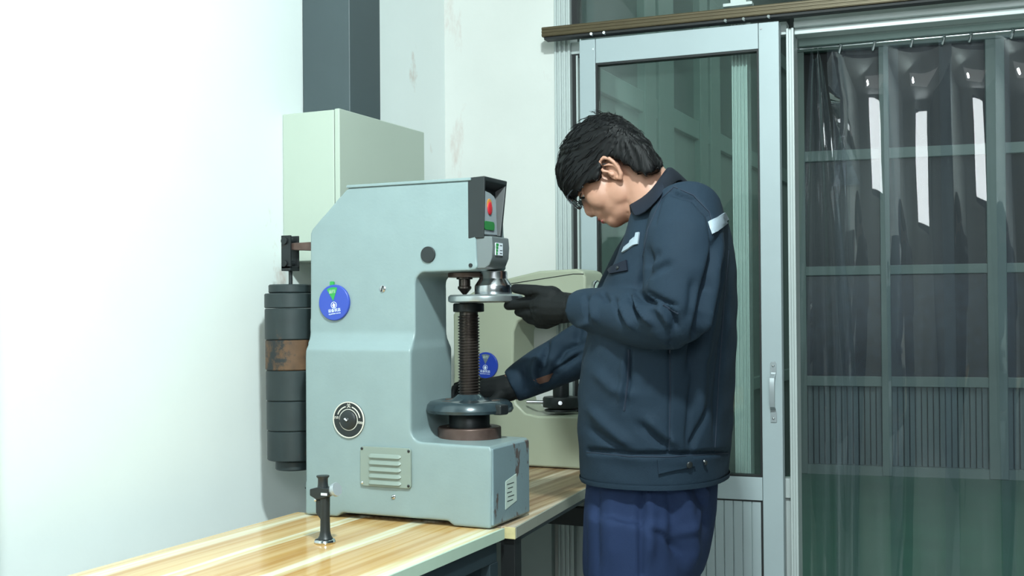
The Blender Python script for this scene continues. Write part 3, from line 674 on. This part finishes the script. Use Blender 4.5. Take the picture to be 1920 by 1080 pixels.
MB().box(ex_+.000, ex_+.015, ey_-.0138, ey_-.0128, .861, .866).build('scale_strip', MWHITE, ep)
MB().ell((ex_-.017, ey_-.008, .850), (.004, .004, .004), nu=12, nv=8).build('set_screw', MCHROME, ep, smooth=True)

# ------------------------------------------------------------------ rear cream tester
rt = empty('hardness_tester', (-1.45, 3.36, .76), 'cream-coloured hardness tester standing on the rear workbench by the wall', 'hardness tester')
RY0, RY1 = 3.235, 3.40
def rp(px, py): p = at(px, py, RY0); return (p.x, p.z)
zb = .7615
outer = [(rp(848, 870)[0], zb)]+[rp(850, 700), rp(849, 590), rp(866, 560), rp(905, 535), rp(960, 520), rp(1010, 508), rp(1080, 504), rp(1093, 508), rp(1098, 520), rp(1098, 575), rp(1075, 590), rp(1010, 594)]
outer += [rp(985, 596), rp(970, 604), rp(963, 622), rp(962, 680), rp(962, 735), rp(968, 757), rp(985, 775), rp(1010, 780), rp(1092, 781), rp(1095, 790), (rp(1096, 870)[0], zb)]
MB().prism(outer, RY0, RY1).build('housing', MCREAM, rt, bevel=.008, seg=3)
MB().prism([rp(940, 534), rp(1075, 513), rp(1094, 513), rp(1094, 514.5), rp(1075, 514.5), rp(940, 535.5)], RY0-.0008, RY0+.002).build('lid_seam', MGASK, rt)
MB().box(rp(970, 0)[0], rp(1076, 0)[0], RY0+.01, RY1-.01, .7595, .764).build('foot', MGASK, rt)
gx = rp(1098, 545)
g = MB().lathe([(.037, -.012), (.037, .006), (.034, .008), (.0005, .008)], (gx[0]+.004, RY0+.075, gx[1]-.004), 'x', 36).build('gauge', MCHROME, rt, smooth=True)
MB().lathe([(.031, .008), (.031, .0092), (.0005, .0092)], (gx[0]+.004, RY0+.075, gx[1]-.004), 'x', 36).build('gauge_face', MPAPER, g)
sx = at(1052, 760, RY0+.08).x; sy = RY0+.08; z0 = at(1052, 778, RY0+.02).z+.006
MB().lathe([(.0255, z0), (.0255, z0+.15), (.02, z0+.16)], (sx, sy, 0), n=32).build('screw_cover', MIRON, rt, smooth=True)
ng = MB().lathe([(.050, z0), (.052, z0+.003), (.050, z0+.007), (.04, z0+.008), (.04, z0+.012), (.056, z0+.013), (.057, z0+.016), (.057, z0+.040), (.054, z0+.045), (.026, z0+.046)], (sx, sy, 0), n=48).build('hand_nut', MBLACK, rt, smooth=True)
for a in (180+28, -70, 30): 
    a = radians(a); L_ = .108 if cos(a) < -.5 else .062
    MB().cyl((sx+.05*cos(a), sy+.05*sin(a), z0+.028), (sx+L_*cos(a), sy+L_*sin(a), z0+.030), .0062, n=14).build('spoke_handle', MSTEEL, ng, smooth=True)
tg = at(912, 685, RY0); status_tag(tg.x, tg.z, RY0, .0415, MBLUE2, rt, MGREYP, nub=False, tilt=-.05)

# ------------------------------------------------------------------ the worker
PYC = 2.45
person = empty('person', (-.77, PYC, 0), 'person in navy work jacket and blue trousers bending over the tester, black gloves and glasses', 'person')
def A3(px, py, Y): return at(px, py, Y)
# head frame
HO = at(1147, 320, PYC); pth = radians(43)
HF = Vector((-cos(pth), 0, -sin(pth))); HU = Vector((-sin(pth), 0, cos(pth))); HL = Vector((0, -1, 0))
HR = Matrix((HF, HL, HU)).transposed()
def H(f, u, l=0): return HO+HF*f+HU*u+HL*l
def hell(mb, f, u, l, rf, ru, rl, tilt=0):
    R_ = HR @ Matrix.Rotation(radians(tilt), 3, 'Y'); return mb.ell(H(f, u, l), (rf, rl, ru), R_, 24, 14)
m = MB()
hell(m, -.006, .045, 0, .096, .082, .074)
hell(m, .040, -.020, 0, .050, .078, .060)
hell(m, .030, -.062, 0, .054, .040, .054)
hell(m, .064, -.086, 0, .026, .020, .030); hell(m, .030, -.082, 0, .050, .032, .046)
for s_ in (-1, 1):
    hell(m, .050, -.030, .040*s_, .032, .034, .022)
    hell(m, .012, -.058, .046*s_, .030, .030, .014)
    hell(m, .092, -.040, .011*s_, .010, .008, .0085)
    hell(m, .074, .014, .032*s_, .012, .010, .017)
hell(m, .078, .032, 0, .013, .013, .044)
m.tube([H(.084, .018), H(.094, -.008), H(.1035, -.030), H(.101, -.037)], [.008, .0085, .0105, .009], 12, dome=True)
hell(m, .082, -.056, 0, .014, .016, .028)
hell(m, .091, -.061, 0, .0075, .005, .020)
hell(m, .088, -.0705, 0, .0085, .006, .018)
hell(m, .074, -.082, 0, .014, .01, .024)
# neck into torso
NB = at(1243, 385, PYC)
m.tube([H(-.045, .02), H(-.035, -.04), H(-.03, -.04)*.45+NB*.55, NB+Vector((.0, 0, -.03)), NB+Vector((.01, 0, -.12))], [.052, .057, .060, .070, .09], 20)
# hidden torso and arms below the clothes keep the body one continuous figure
SH_N, SH_F = at(1285, 410, 2.275), at(1262, 400, 2.63)
EL_N, EL_F = at(1268, 600, 2.20), at(1125, 650, 2.63)
WR_N, WR_F = at(1072, 577, 2.325), at(985, 712, 2.545)
m.tube([SH_N, (SH_N+EL_N)/2, EL_N, (EL_N+WR_N)/2, WR_N, WR_N+(WR_N-EL_N).normalized()*.03], [.045, .042, .036, .034, .024, .026], 12)
m.tube([SH_F, (SH_F+EL_F)/2, EL_F, (EL_F+WR_F)/2, WR_F, WR_F+(WR_F-EL_F).normalized()*.03], [.045, .042, .036, .034, .024, .026], 12)
m.ell(at(1255, 480, PYC), (.08, .16, .12)); m.ell(at(1238, 640, PYC), (.09, .14, .2)); m.ell(at(1235, 840, PYC), (.09, .13, .14))
bmesh_ = remesh(m, .0042, 3)
# ear (built into the same surface by a second remesh would lose the helix; sculpted as its own part)
body = link_mesh('body', bmesh_, MSKIN, person)
for s_ in (1, -1):
    m = MB(); 
    def E_(f, u, l): return H(-.0145+f*cos(-.2)-u*sin(-.2), -.025+f*sin(-.2)+u*cos(-.2), (.064+l)*s_)
    pts = [E_(.010, -.004, .006), E_(.008, .006, .009), E_(.013, .016, .012), E_(.009, .027, .015), E_(-.002, .033, .018), E_(-.013, .029, .020), E_(-.018, .017, .020), E_(-.017, .003, .018), E_(-.012, -.011, .014), E_(-.004, -.022, .010), E_(.004, -.026, .007), E_(.008, -.018, .005)]
    m.tube(pts, [.003, .0035, .004, .0045, .0045, .0045, .0045, .004, .004, .0055, .006, .004], 10, dome=True)
    m.tube([E_(-.008, -.012, .012), E_(-.011, .002, .014), E_(-.006, .013, .013), E_(.002, .021, .012)], [.003, .0035, .0035, .002], 8, dome=True)
    m.ell(E_(-.003, .003, .003), (.019, .0045, .028), HR @ Matrix.Rotation(-.2, 3, 'Y') @ Matrix.Rotation(-.28*s_, 3, 'Z'), 16, 10)
    m.ell(E_(.008, -.002, .006), (.004, .004, .006), HR)
    link_mesh('ear', remesh(m, .0016, 2), MSKIN, person)
for s_ in (1, -1):
    e = MB().ell(H(.0765, .002, .031*s_), (.0105, .0105, .0105), HR).build('eye', mat('eye_white', (190, 186, 180), .2), person, smooth=True)
    MB().ell(H(.0815, -.003, .031*s_), (.0062, .006, .006), HR).build('iris', MHAIR, e, smooth=True)
    m = MB(); m.ell(H(.0765, .0040, .031*s_), (.0128, .0130, .0105), HR); m.build('eyelid', MSKIN, person, smooth=True)
    MB().tube([H(.078, .0, .045*s_), H(.087, -.001, .038*s_), H(.0905, -.001, .031*s_), H(.0885, -.001, .023*s_)], .0012, 6, dome=True).build('eyelashes', MHAIR, person, smooth=True)
    m = MB().tube([H(.080, .030, .050*s_), H(.088, .034, .036*s_), H(.091, .031, .018*s_)], [.0022, .0032, .0026], 8, dome=True); m.build('eyebrow', MHAIR, person, smooth=True)
    MB().ell(H(.0925, -.0455, .010*s_), (.0055, .0025, .0035), HR).build('nostril', mat('nostril_dark', (84, 44, 38), .7), person, smooth=True)
m = MB(); hell(m, .0935, -.0618, 0, .0068, .0036, .0185); hell(m, .0905, -.0700, 0, .0076, .0046, .0165); m.build('lips', MLIP, person, smooth=True)
# hair: one combed mass plus loose locks
OUT = [(1079, 377), (1062, 368), (1049, 352), (1044, 330), (1046, 300), (1054, 272), (1066, 252), (1084, 233), (1106, 220), (1130, 212), (1158, 217), (1180, 228), (1200, 246), (1217, 268), (1231, 288), (1241, 308), (1240, 322)]
LOW = [(1226, 325), (1206, 327), (1190, 321), (1178, 310), (1165, 302), (1150, 296), (1136, 294), (1129, 300), (1127, 314), (1124, 338), (1108, 338), (1095, 344), (1084, 356)]
HC = (1146, 285)
m = MB(); rs = []
for l in np.linspace(-1, 1, 19):
    k = sqrt(max(0, 1-abs(l)**2.6)); Yl = PYC+.088*l; kk = .50+.50*k; row = []
    for i, (x, y) in enumerate(OUT):
        g = kk
        if i <= 3: g = .66+.34*k
        if i >= 13: g = .80+.20*k
        row.append(at(HC[0]+(x-HC[0])*g, HC[1]+(y-HC[1])*g, Yl))
    row += [at(x, y, Yl) for x, y in LOW]
    rs.append(row)
m.rings(rs)
hm = remesh(m, .0036, 6)
n_ = len(hm.vertices); co = np.empty(n_*3, 'f'); hm.vertices.foreach_get('co', co); co = co.reshape(-1, 3); no = np.array([v.normal[:] for v in hm.vertices])
cr3 = at(1178, 236, PYC); dd = co-np.array(cr3); dd = dd@np.array(HR)      # head axes: forward, lateral, up
th_ = np.arctan2(dd[:, 1], dd[:, 0]*.9); ph_ = np.arctan2(np.hypot(dd[:, 0], dd[:, 1]), -dd[:, 2]); ra = np.linalg.norm(dd, axis=1)
sl = np.arctan2(dd[:, 0], -dd[:, 2]-.02)                                # strands fan out from the crown when seen from the side
wob = .05*np.sin(ra*60)+.03*np.sin(ra*95+dd[:, 1]*40)
gv = .0016*np.sin((sl+wob)*24+dd[:, 1]*25)+.0011*np.sin((sl+wob*1.5)*47+1.3)+.0008*np.sin((sl+wob)*83+dd[:, 1]*60)
co += (no*(gv*np.clip(ra/.05, .15, 1))[:, None]).astype('f'); hm.vertices.foreach_set('co', co.ravel()); hm.update()
bmh = bmesh.new(); bmh.from_mesh(hm); HB_ = BVHTree.FromBMesh(bmh); bmh.free()
hair = link_mesh('hair', hm, MHAIR, person)
rnd = random.Random(11); m = MB(); CR3 = Vector(cr3); hv = [v.co+hair.location+rootloc(person) for v in hm.vertices]
for i in range(1500):
    q = hv[rnd.randrange(len(hv))]
    hit, nr, _, _ = HB_.find_nearest(q)
    if nr.dot(HU) < -.35 and nr.dot(HF) < .3: continue
    pts = []; p = hit.copy(); L = rnd.uniform(.018, .042); n = 6; r = rnd.uniform(.0007, .0014); j = Vector([rnd.gauss(0, .10) for _ in range(3)])
    lift = rnd.uniform(.0003, .0016) if rnd.random() < .93 else rnd.uniform(.002, .004)
    for k in range(n):
        pts.append(p+nr*(lift*(k/(n-1)) if k else -.001))
        d = p-CR3; d = (d-nr*d.dot(nr))
        if d.length < 1e-5: break
        d = (d.normalized()+j+Vector((-.12, 0, -.1))); d = (d-nr*d.dot(nr)).normalized()
        p2 = p+d*(L/(n-1)); h2, n2, _, _ = HB_.find_nearest(p2)
        if n2.dot(nr) < .6: p = p+d*.0012      # past the hairline: only the tip shows
        else: p, nr = h2, n2
    if len(pts) == n: m.tube(pts, [r*.4, r, r, r*.85, r*.55, r*.12], 4)
for (pa, pb) in (((1112, 216), (1096, 224)), ((1100, 220), (1082, 232)), ((1120, 212), (1108, 210)), ((1090, 228), (1070, 243)), ((1052, 280), (1046, 306)), ((1130, 211), (1112, 209)), ((1062, 258), (1050, 278))):
    for k in range(3):
        Yj = PYC+rnd.uniform(-.02, .02); a_, b_ = at(pa[0]+rnd.uniform(-4, 4), pa[1]+2, Yj), at(pb[0]+rnd.uniform(-4, 4), pb[1]+rnd.uniform(-4, 2), Yj)
        m.tube([a_, (a_+b_)/2+Vector((0, 0, .003)), b_], [.0007, .0006, .0002], 4)
m.build('hair_locks', MHAIR, hair, smooth=True)
# glasses
gl = MB(); fr = []
for s_ in (1, -1):
    c_ = (.108, .000, .034*s_)
    loop = [(c_[0]-.004*abs(x)/.025, c_[1]+y, c_[2]+x) for x, y in [(.026*cos(a)**1 if True else 0, .018*sin(a)) for a in np.linspace(0, 2*pi, 25)]]
    gl.tube([H(*p) for p in loop], .0013, 6)
    gl.tube([H(.104, .010, .058*s_), H(.100, .012, .066*s_), H(.085, .011, .073*s_), H(.03, .010, .077*s_), H(.0, .008, .078*s_), H(-.02, -.012, .077*s_)], [.0022, .0022, .0014, .0013, .0013, .0013], 6, dome=True)
gl.tube([H(.108, .004, .008), H(.110, .006, 0), H(.108, .004, -.008)], .0013, 6)
go = gl.build('glasses', mat('thin_dark_frame', (58, 62, 68), .3, metal=.6), person, smooth=True)
for s_ in (1, -1):
    MB().lathe([(.0245, 0), (.0245, .0018)], (0, 0, 0), 'x', 24)
    m2 = MB(); ring = [H(.107, .0175*sin(a), .034*s_+.025*cos(a)) for a in np.linspace(0, 2*pi, 25)[:-1]]; ring2 = [p+HF*.0022 for p in ring]
    m2.rings([ring, ring2]).build('lens', clear('lens_glass', (.93, .96, .97), .03, 1.6, haze=.12, hazecol=(.7, .8, .85)), go)

# jacket -------------------------------------------------------------
rows = [(350, 1262, 1304, .06), (358, 1244, 1322, .10), (376, 1216, 1345, .150), (400, 1192, 1362, .185), (440, 1180, 1374, .20), (480, 1166, 1380, .208), (520, 1146, 1383, .212), (560, 1130, 1384, .214),
        (620, 1112, 1383, .214), (680, 1100, 1381, .212), (740, 1094, 1378, .210), (800, 1093, 1375, .205), (840, 1096, 1371, .200), (852, 1096, 1368, .195), (880, 1097, 1367, .193), (893, 1099, 1367, .192)]
def sect(py, l, r, b, n=48, e=2.3):
    pl, pr = at(l, py, PYC), at(r, py, PYC); cx = (pl.x+pr.x)/2; h = (pr.x-pl.x)/2; a = sqrt(max(h*h-(.30*b)**2, .0004)); z = (pl.z+pr.z)/2
    out = []
    for i in range(n):
        t = 2*pi*i/n; c, s_ = cos(t), sin(t)
        out.append((cx+a*(abs(c)**(2/e))*(1 if c > 0 else -1), PYC+b*(abs(s_)**(2/e))*(1 if s_ > 0 else -1), z))
    return out
m = MB(); m.rings([sect(*r) for r in rows])
# near sleeve
S0 = at(1288, 398, 2.29)
m.tube([at(1278, 388, 2.36), S0, at(1283, 455, 2.245), at(1276, 520, 2.215), at(1268, 575, 2.205), at(1252, 597, 2.205), at(1210, 598, 2.225), at(1160, 590, 2.26), at(1124, 583, 2.29), at(1094, 578, 2.31), at(1079, 577, 2.317)],
       [.046, .074, .081, .076, .070, .066, .061, .056, .050, .043, .038], 24)
m.ell(at(1272, 592, 2.205), (.062, .058, .058))
m.ell(at(1294, 402, 2.31), (.070, .078, .060))
# far sleeve
m.tube([at(1264, 396, 2.56), at(1246, 424, 2.62), at(1190, 520, 2.66), at(1145, 610, 2.65), at(1112, 648, 2.62), at(1060, 672, 2.59), at(1010, 697, 2.56), at(975, 715, 2.537), at(958, 724, 2.527)],
       [.05, .074, .074, .07, .066, .060, .054, .046, .041], 24)
jm = remesh(m, .0052, 4)
sc_ = (0, 2.42)
N_ = (-1, 2.44)
strokes = [
    # shoulder / yoke seams
    ([(1277, 345), (1240, 372), (1228, 420)], -.002, 3, False),
    ([(1262, 362), (1300, 372), (1330, 405), (1340, 470), (1332, 540)], -.006, 5, False),
    # deep fold between upper arm and back
    ([(1352, 430), (1338, 490), (1322, 555), (1308, 620), (1290, 700)], -.012, 9),
    ([(1362, 450), (1350, 520), (1330, 590), (1312, 660)], .006, 9),
    # back drape lines
    ([(1370, 520), (1360, 600), (1345, 720), (1340, 840)], -.005, 7),
    ([(1345, 560), (1318, 680), (1312, 800)], .005, 10),
    ([(1300, 690), (1292, 780), (1288, 850)], -.004, 6), ([(1330, 760), (1300, 830), (1296, 850)], -.006, 7),
    # elbow crook creases radiating
    ([(1190, 540), (1205, 560), (1240, 575)], -.010, 6), ([(1188, 550), (1200, 580), (1225, 610)], .008, 6),
    ([(1178, 548), (1188, 575), (1200, 600)], -.009, 5), ([(1210, 548), (1240, 562), (1272, 575)], -.008, 5),
    ([(1225, 565), (1245, 590), (1258, 615)], .007, 7), ([(1160, 560), (1172, 590), (1190, 620)], .006, 7), ([(1240, 566), (1262, 592), (1270, 620)], -.007, 6),
    ([(1150, 555), (1158, 580), (1172, 610)], -.006, 6), ([(1120, 548), (1112, 575), (1120, 608)], .006, 7), ([(1100, 552), (1098, 580), (1106, 606)], -.006, 6),
    ([(1128, 545), (1140, 570)], -.006, 6), ([(1208, 520), (1230, 505), (1262, 492)], -.005, 9), ([(1205, 500), (1222, 482), (1240, 470)], -.004, 9),
    ([(1215, 460), (1210, 500), (1200, 545)], -.007, 8), ([(1300, 520), (1296, 560), (1290, 600)], -.004, 8),
    # torso side: folds above hem, pocket welt
    ([(1180, 650), (1178, 710), (1172, 772)], -.008, 5), ([(1172, 660), (1168, 715), (1163, 770)], .004, 6),
    ([(1100, 760), (1140, 800), (1190, 842)], .006, 12), ([(1100, 800), (1140, 828), (1180, 846)], -.006, 9), ([(1190, 790), (1225, 820), (1260, 842)], -.006, 10), ([(1210, 780), (1245, 815), (1275, 838)], .005, 10),
    ([(1110, 690), (1150, 730), (1200, 745)], .005, 14), ([(1255, 640), (1256, 740), (1254, 848)], -.003, 3, False),
    ([(1105, 845), (1200, 852), (1300, 852), (1368, 848)], -.007, 5, False),
    # far sleeve
    ([(1110, 600), (1060, 628), (1022, 660)], .006, 9), ([(1100, 640), (1060, 655), (1040, 690)], -.008, 8), ([(1030, 640), (1020, 668), (1018, 695)], -.010, 6), ([(1008, 668), (1000, 700), (1010, 730)], .008, 8),
    ([(1095, 660), (1065, 680), (1040, 700), (1032, 715)], -.008, 6), ([(980, 680), (985, 715), (992, 745)], -.006, 7), ([(1090, 610), (1080, 640)], -.006, 7),
]
sculpt(jm, [(q[0], q[1]*1.9, q[2]*.85)+tuple(q[3:]) for q in strokes])
# fine random cloth undulation
n_ = len(jm.vertices); co = np.empty(n_*3, 'f'); jm.vertices.foreach_get('co', co); co = co.reshape(-1, 3); no = np.array([v.normal[:] for v in jm.vertices])
wv = .0009*np.sin(co[:, 0]*55+3*np.sin(co[:, 2]*21))*np.sin(co[:, 2]*34+2.2*np.sin(co[:, 1]*19))+.0007*np.sin(co[:, 2]*71+co[:, 0]*40)*np.sin(co[:, 1]*33)
co += (no*wv[:, None]).astype('f'); jm.vertices.foreach_set('co', co.ravel()); jm.update()
bmj = bmesh.new(); bmj.from_mesh(jm); JB = BVHTree.FromBMesh(bmj); bmj.free()
jacket = link_mesh('jacket', jm, MJACK, person)
def decal(pts4, name, m_, parent, nu=8, nv=4, lift=.0025, bvh=None, th=.002):
    """a patch of cloth laid on the modelled surface: corners given on the photographed outline, then dropped onto the mesh"""
    bvh = bvh or JB; c = [Vector((*p, 0)) for p in pts4]; rows_a, rows_b = [], []
    for i in range(nv+1):
        ra, rb = [], []
        for j in range(nu+1):
            u, v = j/nu, i/nv; p = (c[0]*(1-u)+c[1]*u)*(1-v)+(c[3]*(1-u)+c[2]*u)*v
            hit, nr, _, _ = bvh.ray_cast(CC, pray(p.x, p.y))
            if hit is None:
                hit, nr, _, _ = bvh.find_nearest(at(p.x, p.y, PYC))
            ra.append(hit+nr*(lift+th)); rb.append(hit+nr*(lift-th*1.5))
        rows_a.append(ra); rows_b.append(rb)
    mb = MB(); n = nu+1; k = (nv+1)*n; vs = [p for r in rows_a for p in r]+[p for r in rows_b for p in r]; fs = []
    for i in range(nv):
        for j in range(nu):
            a = i*n+j; fs += [(a, a+1, a+n+1, a+n), (a+k, a+n+k, a+n+1+k, a+1+k)]
    edge = [j for j in range(n)]+[i*n+nu for i in range(1, nv+1)]+[nv*n+j for j in range(nu-1, -1, -1)]+[i*n for i in range(nv-1, 0, -1)]
    for q in range(len(edge)): a, b = edge[q], edge[(q+1) % len(edge)]; fs.append((a, a+k, b+k, b))
    return mb.add(vs, fs).build(name, m_, parent, smooth=True)
def seam(pts, name='seam', w=1.1, m_=None, parent=None):
    P_ = [np.array(p, float) for p in pts]; out = []
    for a, b in zip(P_[:-1], P_[1:]):
        k = max(2, int(np.linalg.norm(b-a)/7))
        for i in range(k): out.append(a+(b-a)*i/k)
    out.append(P_[-1]); V = []
    for p in out:
        hit, nr, _, _ = JB.ray_cast(CC, pray(*p))
        if hit is not None: V.append(hit+nr*.0004)
    if len(V) > 1: return MB().tube(V, w/830, 5).build(name, m_ or MSEAM, parent or jacket, smooth=True)
decal([(1328, 418), (1357, 399), (1366, 417), (1335, 439)], 'reflective_stripe', MREFL, jacket, lift=.002)
decal([(1194, 437), (1200, 436), (1197, 458), (1188, 460)], 'reflective_stripe', MREFL, jacket, lift=.002)
decal([(1183, 452), (1191, 445), (1189, 460), (1180, 466)], 'reflective_stripe', MREFL, jacket, lift=.002)
decal([(1172, 464), (1183, 455), (1181, 466), (1168, 474)], 'reflective_stripe', MREFL, jacket, lift=.002)
decal([(1140, 505), (1176, 488), (1178, 508), (1146, 514)], 'pocket_flap', MJACK2, jacket, lift=.003)
decal([(1232, 862), (1296, 858), (1302, 872), (1234, 888)], 'waist_tab', MJACK, jacket, lift=.004)
def button(px, py, r=.006, m_=MIRON):
    hit, nr, _, _ = JB.ray_cast(CC, pray(px, py)); R_ = nr.to_track_quat('Z', 'Y').to_matrix(); MB().ell(hit+nr*.006, (r, r, .003), R_, 16, 8).build('button', m_, jacket, smooth=True)
button(1290, 870, .0075); button(1319, 867, .005); button(1316, 863, .003, MSTEEL); button(1162, 504, .004)
seam([(1262, 350), (1300, 366), (1330, 398), (1340, 440)]); seam([(1262, 352), (1240, 372), (1215, 430), (1206, 480)])
seam([(1256, 655), (1257, 740), (1255, 845)]); seam([(1179, 655), (1176, 715), (1170, 770)], w=2); seam([(1100, 848), (1180, 856), (1255, 857), (1366, 850)])
seam([(1366, 470), (1358, 560), (1348, 700), (1340, 845)]); seam([(1243, 572), (1272, 588)], w=1.6)
# hem edge lip
m = MB(); m.rings([sect(886, 1096, 1369, .195), sect(890, 1096, 1369, .195), sect(895, 1098, 1368, .194), sect(895, 1104, 1362, .186), sect(888, 1106, 1360, .184)], cap=False); m.build('hem', MJACK, jacket, smooth=True)
# collar
top = [(1256, 311), (1248, 320), (1238, 336), (1224, 356), (1204, 374), (1179, 386)]
bot = [(1277, 337), (1266, 348), (1250, 362), (1236, 384), (1216, 406), (1194, 413)]
dyt = [.0, .045, .068, .080, .080, .066]
R_ = []
near_ = []
for i in range(6):
    t_ = at(*top[i], PYC-dyt[i]); hit, nr, _, _ = JB.ray_cast(CC, pray(*bot[i]))
    b_ = hit+nr*.007 if (hit is not None and i > 1) else at(*bot[i], PYC-dyt[i]*1.15)
    if b_.y > t_.y-.004: b_ = at(*bot[i], t_.y-.004)
    near_.append((t_, b_))
mir = lambda v: Vector((v.x, 2*PYC-v.y, v.z))
seq = [(mir(t_), mir(b_), 1) for t_, b_ in near_[:0:-1]]+[(t_, b_, -1) for t_, b_ in near_]
m = MB()
for t_, b_, sd in seq:
    o_ = Vector((0, sd*.007, .006)); inn = t_+Vector((.0, -sd*.008, -.03))
    R_.append([inn, t_+Vector((0, -sd*.002, -.002)), t_+o_*.3, t_+(b_-t_)*.35+o_*1.4, t_+(b_-t_)*.75+o_*1.4, b_+o_*.5])
m.rings(R_, closed=False); cl = m.build('collar', MJACK2, jacket, smooth=True, solid=.004, sub=1)
# trousers ------------------------------------------------------------
m = MB()
tr_rows = [(878, 1108, 1348, .165), (920, 1104, 1346, .168), (960, 1101, 1344, .172), (1000, 1100, 1338, .172), (1040, 1099, 1330, .170)]
m.rings([sect(*r, e=2.2) for r in tr_rows]+[sect(1075, 1100, 1318, .165, e=2.2)])
zk = at(1210, 1075, PYC)
for dy, fx in ((-.095, 0), (.095, .01)):
    hx_ = at(1215, 980, PYC+dy*.2).x
    m.tube([(hx_, PYC+dy, .80), (hx_-.005, PYC+dy, .66), (hx_-.01, PYC+dy, .50), (hx_-.0, PYC+dy, .30), (hx_+.01, PYC+dy, .08)], [.108, .104, .090, .078, .072], 20)
tm = remesh(m, .0065, 5)
sculpt(tm, [(q[0], q[1]*1.7, q[2]*.85)+tuple(q[3:]) for q in [([(1205, 905), (1200, 960), (1203, 1080)], -.006, 6, False), ([(1212, 910), (1222, 960), (1216, 1060)], .006, 12), ([(1300, 905), (1318, 940), (1325, 1000)], -.006, 9), ([(1272, 900), (1290, 950), (1300, 1030), (1290, 1080)], .008, 14), ([(1250, 905), (1262, 960), (1270, 1060)], -.006, 12),
            ([(1150, 900), (1145, 980), (1150, 1070)], .004, 18), ([(1120, 905), (1118, 990), (1120, 1078)], -.004, 8), ([(1205, 985), (1250, 1010), (1280, 1040)], -.005, 8), ([(1330, 930), (1300, 985), (1260, 1010)], .004, 10), ([(1310, 905), (1326, 930)], .006, 6)]])
trs = link_mesh('trousers', tm, MTROU, person)
for dy in (-.095, .095):
    m = MB(); hx_ = at(1215, 980, PYC).x
    rs = []
    for (x, w_, h_) in ((.09, .028, .03), (.07, .036, .07), (.0, .04, .085), (-.07, .044, .06), (-.14, .046, .045), (-.19, .038, .035), (-.205, .02, .02)):
        rs.append([(hx_+x, PYC+dy+w_*cos(a)*(1 if sin(a) > -.2 else 1), max(.004, .004+h_*(sin(a)*.5+.5))) for a in np.linspace(0, 2*pi, 17)[:-1]])
    m.rings(rs).build('shoe', MBLACK, person, smooth=True)
# gloves ------------------------------------------------------------------
def hand(chains, blobs, voxel=.0022, it=3):
    m = MB()
    for pts, rad in chains: m.tube([Vector(p) for p in pts], rad, 14, dome=True)
    for c, r, R_ in blobs: m.ell(c, r, R_)
    return remesh(m, voxel, it)
Yh = 2.345
near = hand([
    ([at(966, 541, 2.356), at(982, 543, 2.344), at(1002, 546, 2.334), at(1036, 556, 2.33)], [.0110, .0125, .0150, .022]),
    ([at(953, 573, 2.375), at(968, 571, 2.364), at(992, 566, 2.350), at(1022, 566, 2.340)], [.0110, .0125, .0145, .018]),
    ([at(972, 585, 2.392), at(980, 586, 2.376), at(998, 586, 2.358), at(1022, 582, 2.344)], [.0100, .0125, .0150, .018]),
    ([at(985, 594, 2.408), at(994, 598, 2.388), at(1010, 600, 2.366), at(1030, 592, 2.350)], [.009, .0120, .0150, .018]),
    ([at(1004, 600, 2.416), at(1010, 606, 2.396), at(1024, 606, 2.375), at(1042, 596, 2.355)], [.009, .012, .014, .017]),
    ([at(1030, 575, 2.342), at(1050, 577, 2.335), at(1068, 577, 2.326), at(1088, 577, 2.314)], [.038, .036, .033, .033]),
], [(at(1022, 575, 2.342), (.036, .022, .042), None), (at(1032, 586, 2.348), (.030, .020, .030), None), (at(1030, 558, 2.338), (.034, .020, .027), None)])
sculpt(near, [([(960, 560), (990, 559), (1012, 552)], -.006, 4), ([(985, 581), (1010, 578)], -.002, 3), ([(1058, 545), (1060, 575), (1055, 605)], -.002, 3, False), ([(995, 545), (1000, 555)], -.002, 3)])
gn = link_mesh('glove', near, MGLOVE, person); gn['label'] = 'black knit glove gripping the steel workpiece'
m = MB(); 
farh = hand([
    ([at(866, 755, 2.515), at(852, 742, 2.525), at(856, 725, 2.535), at(885, 716, 2.535), at(918, 722, 2.53)], [.009, .0105, .0115, .013, .016]),
    ([at(864, 758, 2.500), at(848, 746, 2.510), at(852, 730, 2.52), at(882, 722, 2.525), at(918, 728, 2.525)], [.009, .0105, .0115, .013, .016]),
    ([at(872, 760, 2.488), at(856, 752, 2.494), at(862, 738, 2.505), at(888, 732, 2.512), at(918, 735, 2.518)], [.009, .0105, .0115, .013, .016]),
    ([at(888, 762, 2.480), at(876, 754, 2.482), at(882, 744, 2.492), at(902, 740, 2.505), at(922, 740, 2.512)], [.0085, .0095, .0105, .012, .015]),
    ([at(905, 762, 2.468), at(918, 757, 2.472), at(930, 748, 2.485), at(940, 738, 2.502)], [.0095, .011, .0125, .016]),
    ([at(915, 732, 2.522), at(940, 730, 2.520), at(957, 726, 2.525)], [.031, .034, .034]),
], [(at(910, 735, 2.517), (.034, .022, .026), None)])
gf = link_mesh('glove', farh, MGLOVE, person); gf['label'] = 'black knit glove reaching round the handwheel'
# bare wrist and torn slit in the far sleeve, shade painted into skin colours
MB().tube([at(957, 727, 2.522), at(962, 724, 2.527)], [.0335, .035], 24).build('wrist', mat('shaded_wrist_skin', (120, 84, 70), .6), person, smooth=True)
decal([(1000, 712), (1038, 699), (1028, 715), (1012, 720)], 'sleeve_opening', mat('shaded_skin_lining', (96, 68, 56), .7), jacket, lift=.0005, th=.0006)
